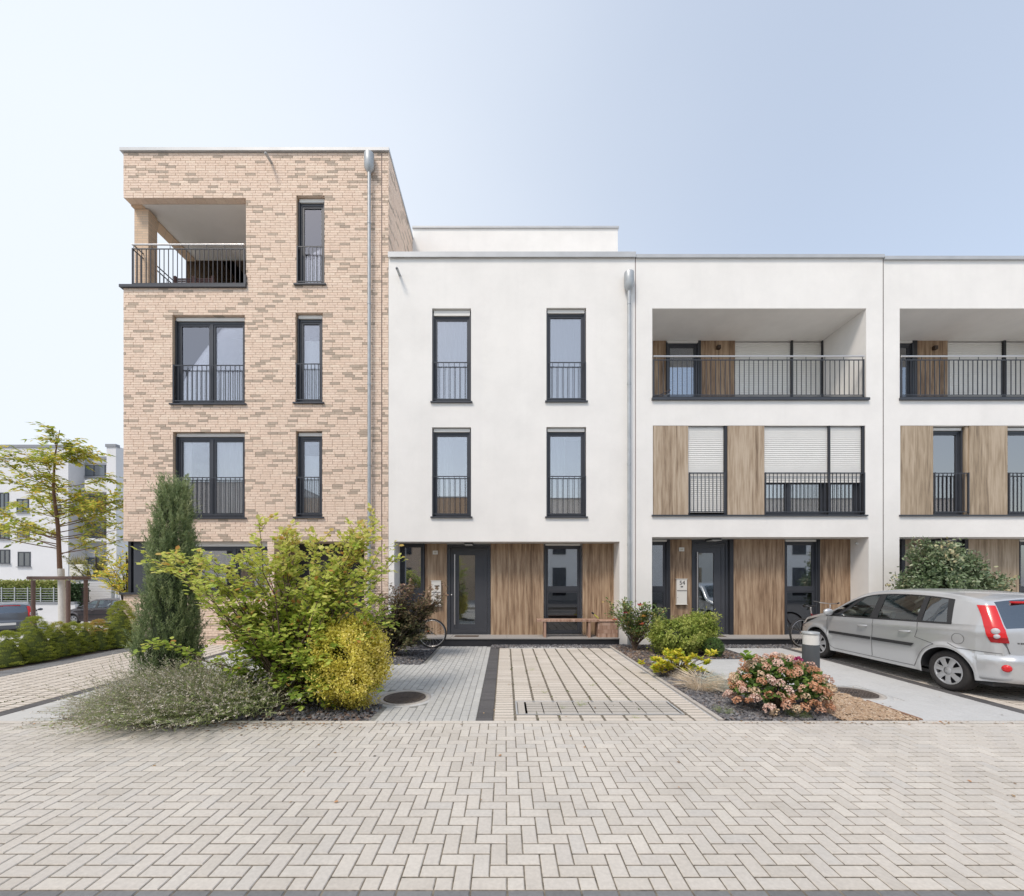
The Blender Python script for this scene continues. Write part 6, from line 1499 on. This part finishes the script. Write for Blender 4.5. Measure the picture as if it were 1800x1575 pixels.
# bicycles
def bicycle(x, y, z, rz, label, frame, lean=0):
    t = thing('bicycle', (x,y,z), label, 'bicycle', 'parked bicycles'); t.rotation_euler = (lean,0,rz); r = .335
    def whl(cx):
        a = MB(); n = 40; a.tube([(cx+r*math.cos(2*math.pi*k/n),0,r+r*math.sin(2*math.pi*k/n)) for k in range(n+1)], .019, 8, cap=False); w = a.build('wheel', M_TYRE, t, local=True)
        a = MB(); a.tube([(cx+(r-.026)*math.cos(2*math.pi*k/n),0,r+(r-.026)*math.sin(2*math.pi*k/n)) for k in range(n+1)], .010, 6, cap=False); a.build('rim', M_STEEL, w, local=True)
        a = MB()
        for k in range(18): an = 2*math.pi*k/18; a.tube([(cx+.02*math.cos(an+.5),.015 if k%2 else -.015,r+.02*math.sin(an+.5)),(cx+(r-.03)*math.cos(an),0,r+(r-.03)*math.sin(an))], .0016, 3, cap=False)
        a.tube([(cx,-.04,r),(cx,.04,r)],.02,8); a.build('spokes', M_STEEL, w, local=True)
    whl(0); whl(1.05); a = MB(); bb = (.44,0,.28)
    for p,q,rr in (((.0,0,r),bb,.010),((.0,0,r),(.30,0,.72),.009),(bb,(.28,0,.80),.016),(bb,(.86,0,.70),.018),((.30,0,.74),(.84,0,.82),.016),((.83,0,.92),(.88,0,.66),.018),((.88,0,.66),(1.05,0,r),.013)): a.tube([p,q],rr,8)
    a.build('frame', frame, t, local=True)
    a = MB(); a.tube([(.28,0,.80),(.25,0,.98)],.012,8); a.build('seat_post', M_STEEL, t, local=True)
    a = MB(); a.add([(.10,-.075,1.0),(.10,.075,1.0),(.24,.05,.985),(.24,-.05,.985),(.40,.018,1.0),(.40,-.018,1.0),(.10,-.06,.955),(.10,.06,.955),(.38,0,.965)],[(0,3,2,1),(3,5,4,2),(0,1,7,6),(1,2,4,8,7),(0,6,8,5,3)],0,True); a.build('saddle', M_BLACKP, t, local=True)
    a = MB(); a.tube([(.83,0,.90),(.84,0,1.02)],.013,8); a.tube([(.76,-.30,1.06),(.80,-.20,1.04),(.86,-.05,1.03),(.86,.05,1.03),(.80,.20,1.04),(.76,.30,1.06)],.011,8); a.build('handlebar', M_STEEL, t, local=True)
    for s in (-1,1): a = MB(); a.tube([(.70,s*.33,1.07),(.78,s*.24,1.05)],.018,8); a.build('grip', M_BLACKP, t, local=True)
    a = MB(); a.tube([(.44,-.06,.28),(.44,.06,.28)],.05,12); a.tube([(.44,.07,.28),(.40,.08,.12)],.009,6); a.tube([(.44,-.07,.28),(.48,-.08,.44)],.009,6); a.build('crank', M_BLACKP, t, local=True)
    a = MB(); a.lathe([(.001,-.004),(.028,-.004),(.028,.004),(.001,.004)], c=(.10,-.02,r+.05), n=10, axis='y'); a.build('reflector', mat('orange_reflector',(.75,.15,.03),.4), t, local=True)
    return t
bicycle(-1.75, 10.05, .012, R(177), 'bicycle leaning behind the bronze maple, its rear wheel showing', M_BLACKP, lean=R(4))
bicycle(7.15, 10.15, .012, R(12), 'bicycle parked behind the bonnet of the silver car', mat('red_frame',(.25,.03,.03),.4), lean=0)
# far white apartment block on the left
def at(px, py, Z): return ((px-X0)*Z/F, Z, H+(Y0-py)*Z/F)
GB = -1.0
M_FARW = mat('far_render', (.64,.64,.65), .85, noise=.04, nscale=.4, dirt=.05); M_FARG = mat('far_grey_band',(.24,.25,.27),.7)
ab = thing('apartment_block', at(100,1040,45), 'white four storey apartment block with curved balconies far behind the young tree', 'building')
Zb = 45.0; px2 = lambda p: (p-X0)*Zb/F; pz2 = lambda p: H+(Y0-p)*Zb/F
a = MB(); a.box(px2(-60),px2(120),Zb,Zb+12,GB,pz2(785)); a.build('wall', M_FARW, ab)
a = MB(); a.box(px2(120),px2(206),Zb+1.8,Zb+12,GB,pz2(797)); a.build('balcony_wing', mat('far_recess_shade',(.40,.41,.42),.85,noise=.05,nscale=.5), ab)  # wing wall coloured grey to stand for the shade of the balcony recesses
a = MB(); a.box(px2(206),px2(222),Zb-1.2,Zb+12,GB,pz2(790)); a.build('end_wall', M_FARW, ab)
for (x0,x1,y,z,dz,nm) in ((-60,121,Zb-.1,784.5,.30,'roof_coping'),(119,207,Zb+1.7,796.5,.30,'roof_coping'),(-60,60,Zb-.05,806,.12,'roof_band'),(119,207,Zb+1.72,808,.22,'roof_band'),(205,223,Zb-1.3,789.5,.3,'roof_coping')):
    a = MB(); a.box(px2(x0),px2(x1),y,y+.5,pz2(z)-dz/2,pz2(z)+dz/2); a.build(nm, M_FARG, ab)
def fwin(x0,x1,y0,y1,Y=None,n=2):
    Y = Zb if Y is None else Y; k = Y/Zb; X = lambda p: (p-X0)*Y/F; Zf = lambda p: H+(Y0-p)*Y/F
    a = MB(); strips(a, X(x0), X(x1), Zf(y1), Zf(y0), Y-.06, .12, .10); 
    for i in range(1,n): xm = X(x0)+(X(x1)-X(x0))*i/n; a.box(xm-.06,xm+.06,Y-.06,Y+.05,Zf(y1)+.1,Zf(y0)-.1)
    w = a.build('window', M_ANTH, ab)
    a = MB(); a.box(X(x0)+.08,X(x1)-.08,Y-.03,Y-.01,Zf(y1)+.08,Zf(y0)-.08); a.build('pane', mat('far_glass',(.10,.115,.13),.08,spec=.8), w)
    a = MB(); a.box(X(x0)-.1,X(x1)+.1,Y-.16,Y-.0,Zf(y1)-.08,Zf(y1)); a.build('sill', M_FARG, w)
for (x0,x1,y0,y1) in ((0,16,866,897),(30,51,877,901),(0,17,930,948),(31,52,928,944),(0,18,966,991),(32,54,970,996),(-30,-12,866,897),(-30,-12,966,991),(92,108,886,900)): fwin(x0,x1,y0,y1)
for (x0,x1,y0,y1,n) in ((125,186,816,838,3),(204,209,816,842,1),(128,204,870,903,4),(128,204,918,948,4),(140,205,980,1008,4)): fwin(x0,x1,y0,y1,Zb+1.8,n)
for i,(zt_,zb_) in enumerate(((842,864),(901,907),(946,951))):
    a = MB(); n = 12; cx = (px2(128)+px2(206))/2; hw = (px2(206)-px2(128))/2
    arc = [(cx+hw*v, Zb+1.6-1.5*(1-v*v)**.6) for v in np.linspace(-1,1,n)]
    out_ = arc+[(arc[-1][0],Zb+1.85),(arc[0][0],Zb+1.85)]; a.prism(out_[::-1], pz2(zb_), pz2(zt_), axis='z'); bal = a.build('balcony', M_FARW, ab)
    if i:
        a = MB(); top_ = pz2(zt_)+1.0
        for k in range(n-1):
            p, q = arc[k], arc[k+1]
            for h_ in (top_, pz2(zt_)+.12): a.tube([(p[0],p[1],h_),(q[0],q[1],h_)], .03, 4)
            for s_ in np.linspace(0,1,5)[:-1]: xx, yy = p[0]+(q[0]-p[0])*s_, p[1]+(q[1]-p[1])*s_; a.box(xx-.02,xx+.02,yy-.02,yy+.02,pz2(zt_),top_)
        a.build('balcony_railing', M_ANTH, bal)
a = MB(); a.lathe([(.001,0),(.25,0),(.30,.25),(.22,1.2),(.001,1.35)], c=(px2(166),Zb+.9,pz2(900)), n=12); tag(a.build('closed_parasol', mat('red_parasol',(.55,.06,.06),.8)), 'closed red parasol on the far curved balcony', 'parasol')
# garage, low wall, hedge and fence
Zg = 28.0; X_ = lambda p, Z: (p-X0)*Z/F; Z_ = lambda p, Z: H+(Y0-p)*Z/F
ga = thing('garage', (X_(175,Zg),Zg,GB), 'low white slatted garage wall behind the dark parked car', 'garage')
a = MB(); a.box(X_(134,Zg),X_(232,Zg),Zg,Zg+6,GB-.2,Z_(1019,Zg)); a.build('wall', M_FARW, ga)
a = MB(); a.box(X_(132,Zg),X_(232,Zg),Zg-.1,Zg+6,Z_(1019,Zg)+.002,Z_(1015,Zg)); a.build('roof_edge', M_FARG, ga)
for i in range(13): a = MB(); zz = GB+.2+i*.17; a.bbox(X_(140,Zg),X_(210,Zg),Zg-.03,Zg-.002,zz,zz+.155,.01); a.build('panel', mat('garage_panel',(.62,.62,.62),.7), ga)
a = MB(); a.tube([(X_(200,Zg),Zg-.12,GB),(X_(200,Zg),Zg-.12,Z_(1020,Zg))],.05,8); a.build('downspout', M_ZINC, ga)
cp_ = tag(MB().build('carport_wall', M_FARW), 'short white wall stub with flat roof right beside the garage', 'wall')
a = MB(); a.box(X_(211,24),X_(240,24),24.0,24.3,GB-.1,Z_(1012,24)); a.build('wall_panel', M_FARW, cp_)
Zw = 26.0
gw = thing('garden_wall', (X_(60,Zw),Zw,GB), 'low white garden wall under the hedge along the side street', 'wall'); a = MB(); a.box(X_(-120,Zw),X_(132,Zw),Zw,Zw+.3,GB-.2,Z_(1062,Zw)); a.build('wall', M_FARW, gw)
a = MB(); a.box(X_(-120,Zw),X_(132,Zw),Zw-.04,Zw+.34,Z_(1062,Zw)+.001,Z_(1058,Zw)); a.build('coping', M_FARG, gw)
fe = thing('wire_fence', (X_(60,Zw),Zw+.1,0), 'thin horizontal bar fence in front of the green hedge', 'fence')
for i in range(6): a = MB(); zz = Z_(1056-i*4.2,Zw); a.box(X_(-120,Zw),X_(118,Zw),Zw+.10,Zw+.13,zz-.015,zz+.015); a.build('rail', M_ZINC, fe)
for p in range(-115,119,23): a = MB(); a.box(X_(p,Zw)-.03,X_(p,Zw)+.03,Zw+.07,Zw+.1,Z_(1061,Zw),Z_(1032,Zw)); a.build('post', M_ZINC, fe)
def hedge(x0,x1,y0,y1,z0,z1,label,cols,seed,n,name='hedge',sz=(.08,.14)):
    rg = np.random.default_rng(seed); P = np.stack([rg.uniform(x0,x1,n),rg.uniform(y0,y1,n),z0+(z1-z0)*rg.random(n)],1); P[:,2] += .06*np.sin(P[:,0]*5)
    f = rg.random(n) < .75; P[f,1] = y0+rg.normal(size=f.sum())*.05; f2 = rg.random(n) < .3; P[f2,2] = z1+rg.normal(size=f2.sum())*.06
    t = thing(name, ((x0+x1)/2,y0,z0), label, name); A = unit(n,rg)+np.array([0,-.3,.4]); leafmesh('foliage', P, A, unit(n,rg), rg.uniform(*sz,n), 'oval', leafmat(label[:20].replace(' ','_'), cols, tr=.2), t, np.clip((P[:,2]-z0)/(z1-z0)*.6+rg.random(n)*.35,0,.99))
    a = MB(); a.box(x0+.1,x1-.1,y0+.1,y1-.1,z0,z1-.12); a.build('filler_core', M_BARKD, t); return t  # solid dark box fills the hedge behind its leaves
hedge(X_(-120,Zw),X_(112,Zw),Zw+.25,Zw+1.1,Z_(1061,Zw),Z_(1024,Zw),'trimmed green hedge behind the bar fence on the far side', [(.08,.14,.03),(.16,.25,.05),(.32,.38,.1),(.52,.48,.2)],131,14000)
hedge(X_(113,Zw),X_(134,Zw),Zw+.3,Zw+1.0,Z_(1061,Zw)-.3,Z_(1030,Zw),'small dark bush between the hedge and the garage',[(.02,.05,.015),(.05,.09,.03)],132,1200,'bush')
# street lamp
sl = thing('street_lamp', (X_(205,26),26,GB), 'slim white street lamp near the brick house corner, far back', 'street lamp'); a = MB(); a.tube([(X_(205,26),26,GB),(X_(205,26),26,Z_(925,26))],[.07,.045],10); a.build('pole', M_LAMPW, sl); a = MB(); a.box(X_(201,26),X_(214,26),25.9,26.1,Z_(925,26),Z_(922,26)); a.build('lamp_head', M_LAMPW, sl)
# trees behind, right of the street tree (in front of the far balconies)
def bgtree(x,y,z0,h,r,label,cols,seed,n=2600,trunk=True,sz=(.14,.24)):
    rg = np.random.default_rng(seed); t = thing('background_tree', (x,y,z0), label, 'tree'); b = MB(); b.tube([(x,y,z0),(x+.1,y,z0+h*.6),(x,y,z0+h*.9)],[.12,.08,.03],8)
    tips = [(x+rg.normal()*r*.5, y+rg.normal()*r*.5, z0+h*rg.uniform(.45,1)) for _ in range(26)]; pls = branches(b,(x,y,z0+h*.3),tips,.03,rg,wob=.1); tw = twigs(b,pls,rg,per=6,L=(.3,.7),s0=.3,flat=.4,r=.008); b.build('trunk', M_BARKD, t)
    P,A,U,S = leaves_on(tw,rg,.045,sz,up=0); leafmesh('crown',P,A,U,S,'lance',leafmat(label[:22].replace(' ','_'),cols,tr=.35),t,wscale=1.4)
bgtree(X_(168,33),33,GB,5.2,1.7,'dark leaved tree before the far balconies on the right', [(.10,.11,.03),(.20,.21,.05),(.34,.32,.08),(.52,.47,.1)],141)
bgtree(X_(222,22),22,GB,4.4,1.4,'yellow orange tree beside the brick house corner in the side street', [(.3,.38,.05),(.55,.56,.07),(.75,.64,.09),(.8,.52,.08)],142)
# planters at the far terrace
pl_ = thing('terrace_planter', at(140,1008,40), 'pale square planter with grasses on the far ground floor terrace', 'planter'); a = MB(); a.box((122-X0)*40/F,(146-X0)*40/F,40,41,H+(Y0-1012)*40/F,H+(Y0-992)*40/F); a.build('pot', mat('pale_pot',(.6,.58,.52),.8), pl_)
rg=np.random.default_rng(150); x_=(132-X0)*40/F; z_=H+(Y0-992)*40/F; n=160; leafmesh('grasses', np.stack([x_+rg.normal(size=n)*.4,40.3+rg.normal(size=n)*.1,np.full(n,z_)],1), unit(n,rg)*.4+np.array([0,0,1]), unit(n,rg), rg.uniform(.5,1.1,n), 'needle', leafmat('tan_grass',[(.2,.2,.06),(.45,.36,.15)]), pl_, wscale=.4)
# fallen leaves and small litter on the paving: spread, uncountable
rg = np.random.default_rng(160); n = 150; x = rg.uniform(-6.5,6.5,n); y = rg.uniform(3.0,9.5,n); xx = np.concatenate([x, rg.normal(-3.6,1.0,420), rg.uniform(2.6,6.2,90)]); yy = np.concatenate([y, 4.9-np.abs(rg.normal(0,.10,420)), 4.93-np.abs(rg.normal(0,.05,90))]); N_ = len(xx)
o = leafmesh('fallen_leaves', np.stack([xx,yy,np.full(N_,.006)],1), np.stack([rg.normal(size=N_),rg.normal(size=N_),rg.normal(size=N_)*.1],1), np.tile([0,0,1.],(N_,1))+rg.normal(size=(N_,3))*.2, rg.uniform(.015,.04,N_), 'oval', leafmat('dead_leaf',[(.10,.07,.04),(.28,.18,.10),(.42,.30,.18),(.5,.25,.12)],tr=.1)); tag(o,'small dead leaves lying on the paving near the kerb','leaves',kind='stuff')
# moss in the slot joints of the driveways
P=[];
for i in range(700):
    c_ = rg.integers(1,10); P.append((X1L+c_*(X1R-X1L)/10+rg.normal()*.010, rg.uniform(5.0,9.9)**1.0, -.012))
P += [(-8.6+rg.integers(1,10)*.224+rg.normal()*.01, 4.98+abs(rg.normal())*1.2, -.012) for _ in range(500)]
P = np.array(P); k = np.sin(P[:,0]*3+P[:,1]*5) > .1; P = P[k]; n=len(P)
o = leafmesh('joint_moss', P, unit(n,rg)*.5+np.array([0,0,.6]), unit(n,rg), rg.uniform(.012,.035,n), 'oval', leafmat('moss',[(.06,.10,.02),(.14,.19,.04),(.22,.16,.08)])); tag(o,'moss and tiny weeds growing in the driveway joints','moss',kind='stuff')
